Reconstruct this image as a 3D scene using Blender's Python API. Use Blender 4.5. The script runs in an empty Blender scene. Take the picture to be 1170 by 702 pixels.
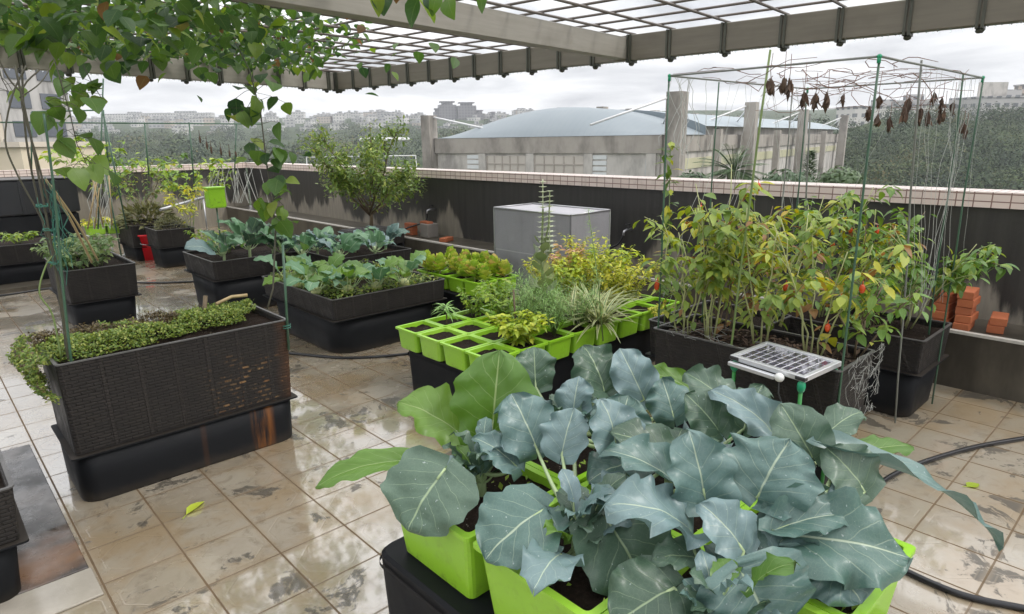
import bpy, bmesh, math, random
from mathutils import Vector, Matrix, noise, Euler
PI = math.pi
R = math.radians
rnd = random.Random(11)
SC = bpy.context.scene
COL = SC.collection

# ------------------------------------------------------------------ camera
F_PX, PITCH, ROLL, YAW, CAM_H = 745.0, R(14.4), R(-0.8), R(42.8), 1.65
cp_, sp_, cr_, sr_ = math.cos(PITCH), math.sin(PITCH), math.cos(ROLL), math.sin(ROLL)
RIGHT = Vector((math.cos(YAW), -math.sin(YAW), 0)); FWD = Vector((math.sin(YAW), math.cos(YAW), 0)); UPV = Vector((0, 0, 1))
fwd3 = FWD*cp_ - UPV*sp_; up3 = FWD*sp_ + UPV*cp_
camx = RIGHT*cr_ + up3*sr_; camy = -RIGHT*sr_ + up3*cr_
cam = bpy.data.cameras.new('camera'); camo = bpy.data.objects.new('camera', cam); COL.objects.link(camo)
m = Matrix((camx, camy, -fwd3)).transposed().to_4x4(); m.translation = Vector((0, 0, CAM_H)); camo.matrix_world = m
cam.sensor_width = 36; cam.lens = F_PX/1170*36; cam.clip_end = 9000; cam.clip_start = 0.05
SC.camera = camo

# ------------------------------------------------------------------ world, sun, exposure
SUN_EL, SUN_AZ = R(48), R(150)
w = bpy.data.worlds.new('World'); SC.world = w; w.use_nodes = True
nt = w.node_tree; nt.nodes.clear()
def wn(t, **k):
    n = nt.nodes.new(t)
    for a, b in k.items(): setattr(n, a, b)
    return n
sky = wn('ShaderNodeTexSky', sky_type='NISHITA', sun_disc=False, sun_elevation=SUN_EL, sun_rotation=SUN_AZ, air_density=1.5, dust_density=4.0)
tc = wn('ShaderNodeTexCoord'); sx = wn('ShaderNodeSeparateXYZ'); nt.links.new(tc.outputs['Generated'], sx.inputs[0])
ad = wn('ShaderNodeMath', operation='MAXIMUM'); nt.links.new(sx.outputs['Z'], ad.inputs[0]); ad.inputs[1].default_value = 0.0
ad2 = wn('ShaderNodeMath', operation='ADD'); nt.links.new(ad.outputs[0], ad2.inputs[0]); ad2.inputs[1].default_value = 0.13
dv = wn('ShaderNodeVectorMath', operation='DIVIDE'); cb = wn('ShaderNodeCombineXYZ')
for i in (0, 1): nt.links.new(ad2.outputs[0], cb.inputs[i])
cb.inputs[2].default_value = 1.0
nt.links.new(tc.outputs['Generated'], dv.inputs[0]); nt.links.new(cb.outputs[0], dv.inputs[1])
n1 = wn('ShaderNodeTexNoise'); n1.inputs['Scale'].default_value = 1.0; n1.inputs['Detail'].default_value = 7; n1.inputs['Roughness'].default_value = 0.55; n1.inputs['Distortion'].default_value = 0.35
nt.links.new(dv.outputs[0], n1.inputs['Vector'])
rp = wn('ShaderNodeValToRGB'); nt.links.new(n1.outputs[0], rp.inputs[0])
e = rp.color_ramp.elements; e[0].position = 0.30; e[0].color = (3.1, 3.2, 3.5, 1); e[1].position = 0.58; e[1].color = (8.4, 8.4, 8.5, 1)
zr = wn('ShaderNodeMapRange'); nt.links.new(sx.outputs['Z'], zr.inputs[0]); zr.inputs[1].default_value = 0.1; zr.inputs[2].default_value = 0.8; zr.inputs[3].default_value = 0.88; zr.inputs[4].default_value = 1.75
mul = wn('ShaderNodeVectorMath', operation='SCALE'); nt.links.new(rp.outputs[0], mul.inputs[0]); nt.links.new(zr.outputs[0], mul.inputs['Scale'])
mx = wn('ShaderNodeMix', data_type='RGBA'); mx.inputs[0].default_value = 0.92
nt.links.new(sky.outputs[0], mx.inputs[6]); nt.links.new(mul.outputs[0], mx.inputs[7])
bg = wn('ShaderNodeBackground'); bg.inputs['Strength'].default_value = 0.1
out = wn('ShaderNodeOutputWorld'); nt.links.new(mx.outputs[2], bg.inputs[0]); nt.links.new(bg.outputs[0], out.inputs[0])
sl = bpy.data.lights.new('sun', 'SUN'); sl.energy = 0.8; sl.angle = R(14); sl.color = (1, 0.97, 0.92)
so = bpy.data.objects.new('sun', sl); COL.objects.link(so)
sd = Vector((math.sin(SUN_AZ)*math.cos(SUN_EL), math.cos(SUN_AZ)*math.cos(SUN_EL), math.sin(SUN_EL)))
so.rotation_euler = sd.to_track_quat('Z', 'Y').to_euler(); so.location = (0, 0, 30)
SC.view_settings.view_transform = 'Standard'; SC.view_settings.look = 'None'; SC.view_settings.gamma = 1; SC.view_settings.exposure = 0.95
SC.view_settings.use_curve_mapping = False
HAZE = 0.00042
SC.cycles.max_bounces = 8; SC.cycles.transparent_max_bounces = 16; SC.cycles.volume_bounces = 0

# ------------------------------------------------------------------ pixel -> world helpers (photograph pixels)
CAMP = Vector((0, 0, CAM_H))
def ray(px, py): return camx*((px-585)/F_PX) + camy*((351-py)/F_PX) + fwd3
def Z(px, py, z=0.0):
    d = ray(px, py); return CAMP + d*((z-CAM_H)/d.z)
def PX(px, py, x):
    d = ray(px, py); return CAMP + d*(x/d.x)
def PY(px, py, y):
    d = ray(px, py); return CAMP + d*(y/d.y)
def PD(px, py, dep):                     # dep = distance along the level view direction
    d = ray(px, py); return CAMP + d*(dep/d.dot(FWD))
def LD(lat, dep, z=0.0):                 # level frame: to the right / ahead
    p = RIGHT*lat + FWD*dep; return Vector((p.x, p.y, z))

# ------------------------------------------------------------------ mesh builder
class MB:
    def __init__(s): s.v = []; s.f = []; s.uv = []; s.t = []; s.mi = []; s.sm = []; s.tint = (0.5, 0.5, 0.5)
    def vert(s, p, t=None):
        s.v.append((p[0], p[1], p[2])); s.t.append(t if t else s.tint); return len(s.v)-1
    def face(s, ids, uvs=None, mi=0, sm=False):
        s.f.append(tuple(ids)); s.uv.append(uvs or [(0, 0)]*len(ids)); s.mi.append(mi); s.sm.append(sm)
    def quad(s, a, b, c, d, uvs=None, mi=0):
        i = [s.vert(p) for p in (a, b, c, d)]; s.face(i, uvs, mi)
    def box(s, x0, x1, y0, y1, z0, z1, mi=0, M=None, bottom=True):
        P = [Vector((x, y, z)) for z in (z0, z1) for y in (y0, y1) for x in (x0, x1)]
        if M is not None: Q = [M @ p for p in P]
        else: Q = P
        for ids, ax in (((0, 2, 3, 1), 2), ((4, 5, 7, 6), 2), ((0, 1, 5, 4), 1), ((2, 6, 7, 3), 1), ((0, 4, 6, 2), 0), ((1, 3, 7, 5), 0)):
            if not bottom and ids[0] == 0 and ids[1] == 2: continue
            if ax == 2: uv = [(P[i].x, P[i].y) for i in ids]
            elif ax == 1: uv = [(P[i].x, P[i].z) for i in ids]
            else: uv = [(P[i].y, P[i].z) for i in ids]
            s.face([s.vert(Q[i]) for i in ids], uv, mi)
    def bevbox(s, x0, x1, y0, y1, z0, z1, b=0.01, mi=0, M=None):
        prof = [(b, z0), (0, z0+b), (0, z1-b), (b, z1)]
        loops = [([Vector((x, y, 0)) for x, y in ((x0+i+b*.6, y0+i), (x1-i-b*.6, y0+i), (x1-i, y0+i+b*.6), (x1-i, y1-i-b*.6), (x1-i-b*.6, y1-i), (x0+i+b*.6, y1-i), (x0+i, y1-i-b*.6), (x0+i, y0+i+b*.6))], z) for i, z in prof]
        s.loft(loops, mi, M, cap0=True, cap1=True)
    def loft(s, loops, mi=0, M=None, cap0=False, cap1=False, sm=False):
        n = len(loops[0][0]); rows = []
        for L, z in loops:
            row = []; d = 0; pv = None
            for p in L:
                if pv is not None: d += (p-pv).length
                pv = p; q = Vector((p.x, p.y, z)); q = M @ q if M is not None else q
                row.append((s.vert(q), d, z))
            rows.append((row, d+(L[0]-L[-1]).length))
        for k in range(len(rows)-1):
            (a, la), (b, lb) = rows[k], rows[k+1]
            for i in range(n):
                j = (i+1) % n
                s.face([a[i][0], a[j][0], b[j][0], b[i][0]], [(a[i][1], a[i][2]), (a[j][1] if j else la, a[j][2]), (b[j][1] if j else lb, b[j][2]), (b[i][1], b[i][2])], mi, sm)
        if cap0: s.face([r[0] for r in rows[0][0]][::-1], [(p.x, p.y) for p in loops[0][0]][::-1], mi)
        if cap1: s.face([r[0] for r in rows[-1][0]], [(p.x, p.y) for p in loops[-1][0]], mi)
    def tube(s, pts, r0, r1=None, n=7, mi=0, sm=True, caps=True, vlen=True):
        r1 = r0 if r1 is None else r1
        pts = [Vector(p) for p in pts]; N = len(pts); prev = None; rows = []; d = 0
        for i, p in enumerate(pts):
            t = (pts[min(i+1, N-1)]-pts[max(i-1, 0)]).normalized()
            if prev is None:
                a = t.orthogonal().normalized()
            else:
                a = (prev - t*prev.dot(t)); a = a.normalized() if a.length > 1e-6 else t.orthogonal().normalized()
            prev = a; b = t.cross(a); rr = r0 + (r1-r0)*i/(N-1)
            if i: d += (p-pts[i-1]).length
            rows.append(([s.vert(p + a*math.cos(2*PI*k/n)*rr + b*math.sin(2*PI*k/n)*rr) for k in range(n)], d))
        for i in range(N-1):
            (A, da), (B, db) = rows[i], rows[i+1]
            for k in range(n):
                j = (k+1) % n
                s.face([A[k], A[j], B[j], B[k]], [(k/n, da), ((k+1)/n, da), ((k+1)/n, db), (k/n, db)], mi, sm)
        if caps:
            s.face(rows[0][0][::-1], None, mi); s.face(rows[-1][0], None, mi)
    def blob(s, c, rx, ry, rz, seg=12, rings=8, amp=0.1, fr=3.0, mi=0, sm=True):
        c = Vector(c); o = Vector((rnd.random()*50, rnd.random()*50, rnd.random()*50)); rows = []
        for i in range(rings+1):
            th = PI*i/rings; row = []
            for k in range(seg):
                ph = 2*PI*k/seg; d = Vector((math.sin(th)*math.cos(ph), math.sin(th)*math.sin(ph), math.cos(th)))
                q = 1 + amp*noise.noise(d*fr+o)
                row.append(s.vert(c + Vector((d.x*rx*q, d.y*ry*q, d.z*rz*q))))
            rows.append(row)
        for i in range(rings):
            for k in range(seg):
                j = (k+1) % seg
                s.face([rows[i][k], rows[i+1][k], rows[i+1][j], rows[i][j]], [(k/seg, i/rings)]*4, mi, sm)
    def leaf(s, p, d, up, L, W, bend=0.2, fold=0.25, n=3, tint=None, mi=0, sh=0.75, twist=0.0):
        p = Vector(p); d = Vector(d).normalized(); sd_ = d.cross(Vector(up))
        if sd_.length < 1e-3: sd_ = d.orthogonal()
        sd_.normalize(); nr = sd_.cross(d); t = tint or (rnd.random(), rnd.random(), 0)
        rows = []
        for i in range(n+1):
            v = i/n; wv = W*0.5*max(0.03, math.sin(PI*min(1, max(0, v))**sh) ** 0.85) if 0 < i < n else W*0.03
            c = p + d*(L*v*(1-abs(bend)*0.25*v)) - nr*(bend*L*v*v)
            a = c - sd_*wv + nr*(wv*fold); b = c + sd_*wv + nr*(wv*fold)
            rows.append([s.vert(q, t) for q in (a, c, b)])
        for i in range(n):
            for k in range(2):
                s.face([rows[i][k], rows[i][k+1], rows[i+1][k+1], rows[i+1][k]], [(k*.5, i/n), (k*.5+.5, i/n), (k*.5+.5, (i+1)/n), (k*.5, (i+1)/n)], mi, True)
    def build(s, name, mats, parent=None, loc=None):
        me = bpy.data.meshes.new(name); me.from_pydata(s.v, [], s.f)
        uvl = me.uv_layers.new(name='UVMap'); flat = [c for u in s.uv for p in u for c in p]; uvl.data.foreach_set('uv', flat)
        ca = me.color_attributes.new('tint', 'FLOAT_COLOR', 'POINT'); ca.data.foreach_set('color', [c for t in s.t for c in (t[0], t[1], t[2], 1.0)])
        if not isinstance(mats, (list, tuple)): mats = [mats]
        for m_ in mats: me.materials.append(m_)
        me.polygons.foreach_set('material_index', s.mi); me.polygons.foreach_set('use_smooth', s.sm); me.update()
        o = bpy.data.objects.new(name, me); COL.objects.link(o)
        if parent: o.parent = parent
        if loc is not None: o.location = loc
        return o

def tag(o, label=None, cat=None, group=None, kind=None):
    if label: o['label'] = label
    if cat: o['category'] = cat
    if group: o['group'] = group
    if kind: o['kind'] = kind
    return o
def thing(name, label, cat, loc=(0, 0, 0), rz=0.0, group=None):
    o = bpy.data.objects.new(name, None); o.empty_display_size = 0.1; COL.objects.link(o); o.location = loc; o.rotation_euler = (0, 0, rz)
    return tag(o, label, cat, group)
def kids(o): return [c for c in bpy.data.objects if c.parent == o]
def copy_tree(o, parent=None):
    c = o.copy(); COL.objects.link(c)
    if parent is not None: c.parent = parent
    for ch in kids(o): copy_tree(ch, c)
    return c
ORD = ['first', 'second', 'third', 'fourth', 'fifth', 'sixth', 'seventh', 'eighth', 'ninth', 'tenth']

# ------------------------------------------------------------------ materials
class NB:
    def __init__(s, name):
        s.m = bpy.data.materials.new(name); s.m.use_nodes = True; s.t = s.m.node_tree; s.t.nodes.clear()
        s.out = s.n('ShaderNodeOutputMaterial'); s.p = s.n('ShaderNodeBsdfPrincipled'); s.l(s.p.outputs[0], s.out.inputs[0])
    def n(s, t, **k):
        x = s.t.nodes.new(t)
        for a, b in k.items(): setattr(x, a, b)
        return x
    def l(s, a, b): s.t.links.new(a, b)
    def val(s, sock, v):
        if hasattr(v, 'is_output'): s.l(v, sock)
        else: sock.default_value = v
    def math(s, op, a, b=None, c=None, clamp=False):
        x = s.n('ShaderNodeMath', operation=op, use_clamp=clamp)
        for i, q in enumerate((a, b, c)):
            if q is not None: s.val(x.inputs[i], q)
        return x.outputs[0]
    def noise(s, scale, detail=4, rough=0.55, vec=None, dist=0.0, col=False):
        x = s.n('ShaderNodeTexNoise'); x.inputs['Scale'].default_value = scale; x.inputs['Detail'].default_value = detail; x.inputs['Roughness'].default_value = rough; x.inputs['Distortion'].default_value = dist
        if vec is not None: s.l(vec, x.inputs['Vector'])
        return x.outputs[1 if col else 0]
    def ramp(s, f, stops, interp='LINEAR'):
        x = s.n('ShaderNodeValToRGB'); x.color_ramp.interpolation = interp; el = x.color_ramp.elements
        while len(el) < len(stops): el.new(0.5)
        for e_, (p, c) in zip(el, stops): e_.position = p; e_.color = (c[0], c[1], c[2], 1) if not isinstance(c, (int, float)) else (c, c, c, 1)
        s.l(f, x.inputs[0]); return x.outputs[0]
    def mix(s, f, a, b, blend='MIX'):
        x = s.n('ShaderNodeMix', data_type='RGBA', blend_type=blend)
        s.val(x.inputs[0], f)
        for i, q in ((6, a), (7, b)):
            if hasattr(q, 'is_output'): s.l(q, x.inputs[i])
            else: x.inputs[i].default_value = (q[0], q[1], q[2], 1)
        return x.outputs[2]
    def step(s, v, a, b):
        x = s.n('ShaderNodeMapRange', interpolation_type='SMOOTHSTEP'); s.val(x.inputs[0], v); x.inputs[1].default_value = a; x.inputs[2].default_value = b
        return x.outputs[0]
    def coord(s, which='Object'):
        return s.n('ShaderNodeTexCoord').outputs[which]
    def pos(s): return s.n('ShaderNodeNewGeometry').outputs['Position']
    def uv(s): return s.coord('UV')
    def xyz(s, v):
        x = s.n('ShaderNodeSeparateXYZ'); s.l(v, x.inputs[0]); return x.outputs
    def vec(s, x, y, z):
        c = s.n('ShaderNodeCombineXYZ')
        for i, q in enumerate((x, y, z)): s.val(c.inputs[i], q)
        return c.outputs[0]
    def vmul(s, v, k):
        x = s.n('ShaderNodeVectorMath', operation='MULTIPLY'); s.l(v, x.inputs[0]); x.inputs[1].default_value = k; return x.outputs[0]
    def bump(s, h, strength=0.4, dist=0.01):
        x = s.n('ShaderNodeBump'); x.inputs['Strength'].default_value = strength; x.inputs['Distance'].default_value = dist; s.l(h, x.inputs['Height']); s.l(x.outputs[0], s.p.inputs['Normal']); return x
    def set(s, col=None, rough=None, spec=None, metal=None, coat=None, coat_rough=None, ior=None):
        for k, v in (('Base Color', col), ('Roughness', rough), ('Specular IOR Level', spec), ('Metallic', metal), ('Coat Weight', coat), ('Coat Roughness', coat_rough), ('IOR', ior)):
            if v is None: continue
            if isinstance(v, tuple): v = (v[0], v[1], v[2], 1)
            s.val(s.p.inputs[k], v)
        return s

def simple(name, col, rough=0.6, var=0.15, scale=12, bump=0.0, spec=0.5, metal=0.0, coat=None):
    b = NB(name); v = b.coord('Object'); nz = b.noise(scale, 5, 0.6, v)
    c = b.mix(nz, tuple(x*(1-var) for x in col), tuple(min(1, x*(1+var)) for x in col)); b.set(c, rough, spec, metal, coat)
    if bump: b.bump(b.noise(scale*4, 5, 0.6, v), bump, 0.005)
    return b.m

M = {}
# wet terrace tiles
def mk_floor():
    b = NB('wet_terrace_tile'); P = b.pos(); x, y, z = b.xyz(P)
    T = 0.292
    fx = b.math('SUBTRACT', b.math('FRACT', b.math('DIVIDE', b.math('SUBTRACT', x, 0.3124-T*10), T)), 0.5)
    fy = b.math('SUBTRACT', b.math('FRACT', b.math('DIVIDE', b.math('SUBTRACT', y, 2.402-T*20), T)), 0.5)
    ix = b.math('FLOOR', b.math('DIVIDE', b.math('SUBTRACT', x, 0.3124-T*10), T)); iy = b.math('FLOOR', b.math('DIVIDE', b.math('SUBTRACT', y, 2.402-T*20), T))
    ax, ay = b.math('ABSOLUTE', fx), b.math('ABSOLUTE', fy)
    wob = b.math('MULTIPLY', b.math('SUBTRACT', b.noise(9, 4, 0.6, P), 0.5), 0.008)
    gx = b.step(b.math('ADD', ax, wob), 0.481, 0.490); gy = b.step(b.math('ADD', ay, wob), 0.482, 0.491)
    grout = b.math('MAXIMUM', gx, b.math('MULTIPLY', gy, b.math('ADD', 0.35, b.noise(3.0, 3, 0.5, P))), None, True)
    # embossed eight-sided ring on each tile
    dia = b.math('MAXIMUM', b.math('MAXIMUM', ax, ay), b.math('MULTIPLY', b.math('ADD', ax, ay), 0.74))
    ring = b.math('SUBTRACT', 1.0, b.step(b.math('ABSOLUTE', b.math('SUBTRACT', dia, 0.40)), 0.006, 0.016))
    wnz = b.n('ShaderNodeTexWhiteNoise', noise_dimensions='2D'); b.l(b.vec(ix, iy, 0.0), wnz.inputs[0]); rv = wnz.outputs[0]
    base = b.ramp(rv, [(0, (0.255, 0.215, 0.15)), (0.35, (0.31, 0.275, 0.21)), (0.7, (0.36, 0.325, 0.255)), (1, (0.285, 0.25, 0.185))])
    big = b.noise(1.3, 5, 0.6, P); base = b.mix(b.step(big, 0.40, 0.66), base, (0.34, 0.30, 0.235))
    fine = b.noise(38, 6, 0.7, P); gr = b.step(b.noise(11, 8, 0.72, P, 0.6), 0.50, 0.66); base = b.mix(b.math('MULTIPLY', gr, 0.45), base, (0.12, 0.095, 0.062)); base = b.mix(b.math('MULTIPLY', fine, 0.35), base, (0.17, 0.12, 0.07))
    och = b.step(b.noise(1.9, 5, 0.62, b.vmul(P, (1, 1, 0))), 0.44, 0.64); base = b.mix(b.math('MULTIPLY', och, 0.5), base, (0.26, 0.165, 0.065))
    # worn dark patches (flaked glaze)
    sv = b.n('ShaderNodeVectorMath', operation='ADD'); b.l(P, sv.inputs[0]); b.l(b.vmul(b.noise(6, 3, 0.5, P, col=True), (0.10, 0.10, 0)), sv.inputs[1])
    st = b.noise(3.6, 8, 0.68, sv.outputs[0], 0.5); st = b.step(st, 0.572, 0.605)
    base = b.mix(b.math('MULTIPLY', st, 0.9), base, (0.075, 0.066, 0.052))
    base = b.mix(b.math('MULTIPLY', ring, 0.22), base, (0.3, 0.24, 0.16))
    base = b.mix(grout, base, (0.036, 0.019, 0.012))
    # muddy film along the joints
    ed = b.step(b.math('ADD', b.math('MAXIMUM', ax, ay), b.math('MULTIPLY', b.noise(14, 4, 0.6, P), 0.08)), 0.45, 0.54)
    base = b.mix(b.math('MULTIPLY', ed, 0.4), base, (0.27, 0.2, 0.12))
    wet = b.step(b.noise(1.5, 4, 0.55, P, 0.3), 0.36, 0.52)
    wet = b.math('MULTIPLY', wet, b.step(b.math('SUBTRACT', b.math('MULTIPLY', x, 0.6), y), 1.7, 0.0))
    rough = b.math('ADD', b.math('MULTIPLY', b.math('SUBTRACT', 1.0, wet), 0.22), b.math('ADD', 0.07, b.math('MULTIPLY', fine, 0.12)))
    rough = b.math('ADD', rough, b.math('MULTIPLY', st, 0.15))
    dryk = b.math('SUBTRACT', 1.0, b.math('MAXIMUM', b.math('MULTIPLY', grout, 0.95), b.math('MULTIPLY', st, 0.62)), None, True)
    rough = b.math('ADD', rough, b.math('MULTIPLY', grout, 0.6)); b.set(base, rough, b.math('MULTIPLY', dryk, 0.75), 0.0, b.math('MULTIPLY', dryk, b.math('ADD', 0.42, b.math('MULTIPLY', wet, 0.58))), 0.05, 1.75)
    b.p.inputs['Coat IOR'].default_value = 2.0
    h = b.math('SUBTRACT', b.math('ADD', b.math('MULTIPLY', fine, 0.10), b.math('MULTIPLY', b.noise(7, 3, 0.5, P), 0.5)), b.math('ADD', b.math('MULTIPLY', grout, 0.7), b.math('ADD', b.math('MULTIPLY', ring, 0.25), b.math('MULTIPLY', st, 0.22))))
    b.bump(h, 0.35, 0.006)
    return b.m
M['floor'] = mk_floor()

def mk_weave(name, worn=False):
    b = NB(name); U = b.uv(); u, v, _ = b.xyz(U)
    br = b.n('ShaderNodeTexBrick', offset=0.5, squash=1.0); b.l(U, br.inputs['Vector']); br.inputs['Scale'].default_value = 1.0
    br.inputs['Brick Width'].default_value = 0.055; br.inputs['Row Height'].default_value = 0.0155; br.inputs['Mortar Size'].default_value = 0.0028; br.inputs['Mortar Smooth'].default_value = 0.8
    br.inputs['Color1'].default_value = (0.018, 0.0155, 0.014, 1); br.inputs['Color2'].default_value = (0.026, 0.022, 0.0195, 1); br.inputs['Mortar'].default_value = (0.008, 0.007, 0.006, 1)
    nz = b.noise(9, 5, 0.65, U); col = b.mix(b.step(nz, 0.35, 0.75), br.outputs[0], (0.016, 0.014, 0.013))
    strip = b.step(b.math('ABSOLUTE', b.math('SUBTRACT', b.math('FRACT', b.math('DIVIDE', u, 0.155)), 0.5)), 0.43, 0.46)
    col = b.mix(b.math('MULTIPLY', strip, 0.45), col, (0.032, 0.027, 0.024))
    if worn:
        msk = b.math('MULTIPLY', b.math('MULTIPLY', b.step(u, 0.55, 0.66), b.step(u, 1.075, 1.06)), b.step(b.math('ADD', v, b.math('MULTIPLY', b.noise(5, 3, 0.6, U), 0.25)), 0.76, 0.55))
        br2 = b.n('ShaderNodeTexBrick', offset=0.5); b.l(U, br2.inputs['Vector']); br2.inputs['Scale'].default_value = 1.0
        br2.inputs['Brick Width'].default_value = 0.05; br2.inputs['Row Height'].default_value = 0.0265; br2.inputs['Mortar Size'].default_value = 0.0115; br2.inputs['Mortar Smooth'].default_value = 0.6
        br2.inputs['Color1'].default_value = (1, 1, 1, 1); br2.inputs['Color2'].default_value = (0.2, 0.2, 0.2, 1); br2.inputs['Mortar'].default_value = (0, 0, 0, 1)
        mk = b.math('MULTIPLY', msk, b.math('MULTIPLY', br2.outputs[0], b.step(b.noise(13, 5, 0.7, U), 0.47, 0.62)), None, True)
        col = b.mix(b.math('MULTIPLY', mk, 0.9), col, b.ramp(b.noise(16, 4, 0.6, U), [(0.3, (0.17, 0.065, 0.02)), (0.65, (0.36, 0.22, 0.10))]))
        col = b.mix(b.math('MULTIPLY', b.math('MULTIPLY', b.step(b.math('ADD', u, b.math('MULTIPLY', b.noise(6, 3, 0.5, U), 0.1)), 1.0, 1.10), b.step(u, 1.075, 1.06)), 0.5), col, (0.09, 0.035, 0.012))
    b.set(col, b.ramp(nz, [(0.3, 0.42), (0.7, 0.7)]), 0.28)
    hh = b.math('SUBTRACT', b.math('MULTIPLY', br.outputs['Fac'], -1.0), b.math('MULTIPLY', nz, 0.3)); b.bump(b.math('ADD', hh, b.math('MULTIPLY', strip, 0.9)), 0.75, 0.007)
    return b.m
M['weave'] = mk_weave('black_wicker'); M['weave_worn'] = mk_weave('worn_wicker', True)

def mk_plastic_base(name, rust=False):
    b = NB(name); U = b.uv(); P = b.coord('Object'); u, v, _ = b.xyz(U)
    nz = b.noise(5, 4, 0.6, P); col = b.mix(nz, (0.006, 0.0065, 0.008), (0.013, 0.014, 0.016))
    spl = b.step(b.math('ADD', b.math('SUBTRACT', 0.10, v), b.math('MULTIPLY', b.noise(12, 4, 0.6, P), 0.06)), 0.06, 0.13); col = b.mix(b.math('MULTIPLY', spl, 0.35), col, (0.07, 0.055, 0.04))
    if rust:
        x, y, z = b.xyz(P); s2 = b.vmul(P, (22, 1, 2.2))
        band = b.math('MULTIPLY', b.step(b.math('ABSOLUTE', b.math('SUBTRACT', x, 0.34)), 0.075, 0.03), b.step(b.noise(1.0, 4, 0.6, s2), 0.36, 0.60))
        band = b.math('MAXIMUM', band, b.math('MULTIPLY', b.step(b.math('ABSOLUTE', b.math('SUBTRACT', x, 0.03)), 0.02, 0.005), 0.12))
        col = b.mix(b.math('MULTIPLY', band, 0.8), col, (0.20, 0.075, 0.02))
    b.set(col, b.ramp(nz, [(0.3, 0.45), (0.7, 0.65)]), 0.14); b.bump(b.noise(60, 4, 0.6, P), 0.06, 0.003); return b.m
M['base'] = mk_plastic_base('black_plastic'); M['base_rust'] = mk_plastic_base('rust_streaked_plastic', True)

def mk_soil():
    b = NB('potting_soil'); P = b.pos(); a = b.noise(70, 6, 0.7, P); c = b.ramp(a, [(0.3, (0.012, 0.008, 0.006)), (0.6, (0.028, 0.019, 0.014)), (0.8, (0.07, 0.05, 0.036))])
    vo = b.n('ShaderNodeTexVoronoi'); vo.inputs['Scale'].default_value = 75; b.l(P, vo.inputs['Vector'])
    sp = b.math('MULTIPLY', b.step(vo.outputs['Distance'], 0.17, 0.08), b.step(b.noise(9, 2, 0.5, P), 0.55, 0.62)); c = b.mix(sp, c, (0.55, 0.5, 0.42))
    b.set(c, 0.85, 0.1); b.bump(b.noise(45, 6, 0.75, P), 1.0, 0.02); return b.m
M['soil'] = mk_soil()
def mk_green():
    b = NB('lime_plastic'); P = b.coord('Object'); nz = b.noise(4, 3, 0.5, P); rv_ = b.n('ShaderNodeObjectInfo').outputs['Random']; c = b.mix(rv_, b.mix(nz, (0.215, 0.47, 0.008), (0.27, 0.54, 0.018)), b.mix(nz, (0.27, 0.52, 0.03), (0.34, 0.58, 0.07)))
    zz_ = b.xyz(P)[2]; d = b.math('MULTIPLY', b.step(b.noise(24, 6, 0.7, P), 0.50, 0.70), b.math('ADD', 0.35, b.step(zz_, 0.05, 0.0))); c = b.mix(b.math('MULTIPLY', d, 0.42, None, True), c, (0.085, 0.085, 0.03)); sc = b.step(b.noise(1.0, 4, 0.7, b.vmul(P, (120, 120, 9))), 0.62, 0.70); c = b.mix(b.math('MULTIPLY', sc, 0.22), c, (0.5, 0.62, 0.2))
    b.set(c, b.ramp(nz, [(0.3, 0.30), (0.7, 0.42)]), 0.5); b.p.inputs['Subsurface Weight'].default_value = 0.08; b.p.inputs['Subsurface Radius'].default_value = (0.02, 0.02, 0.005); return b.m
M['lime'] = mk_green()

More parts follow.
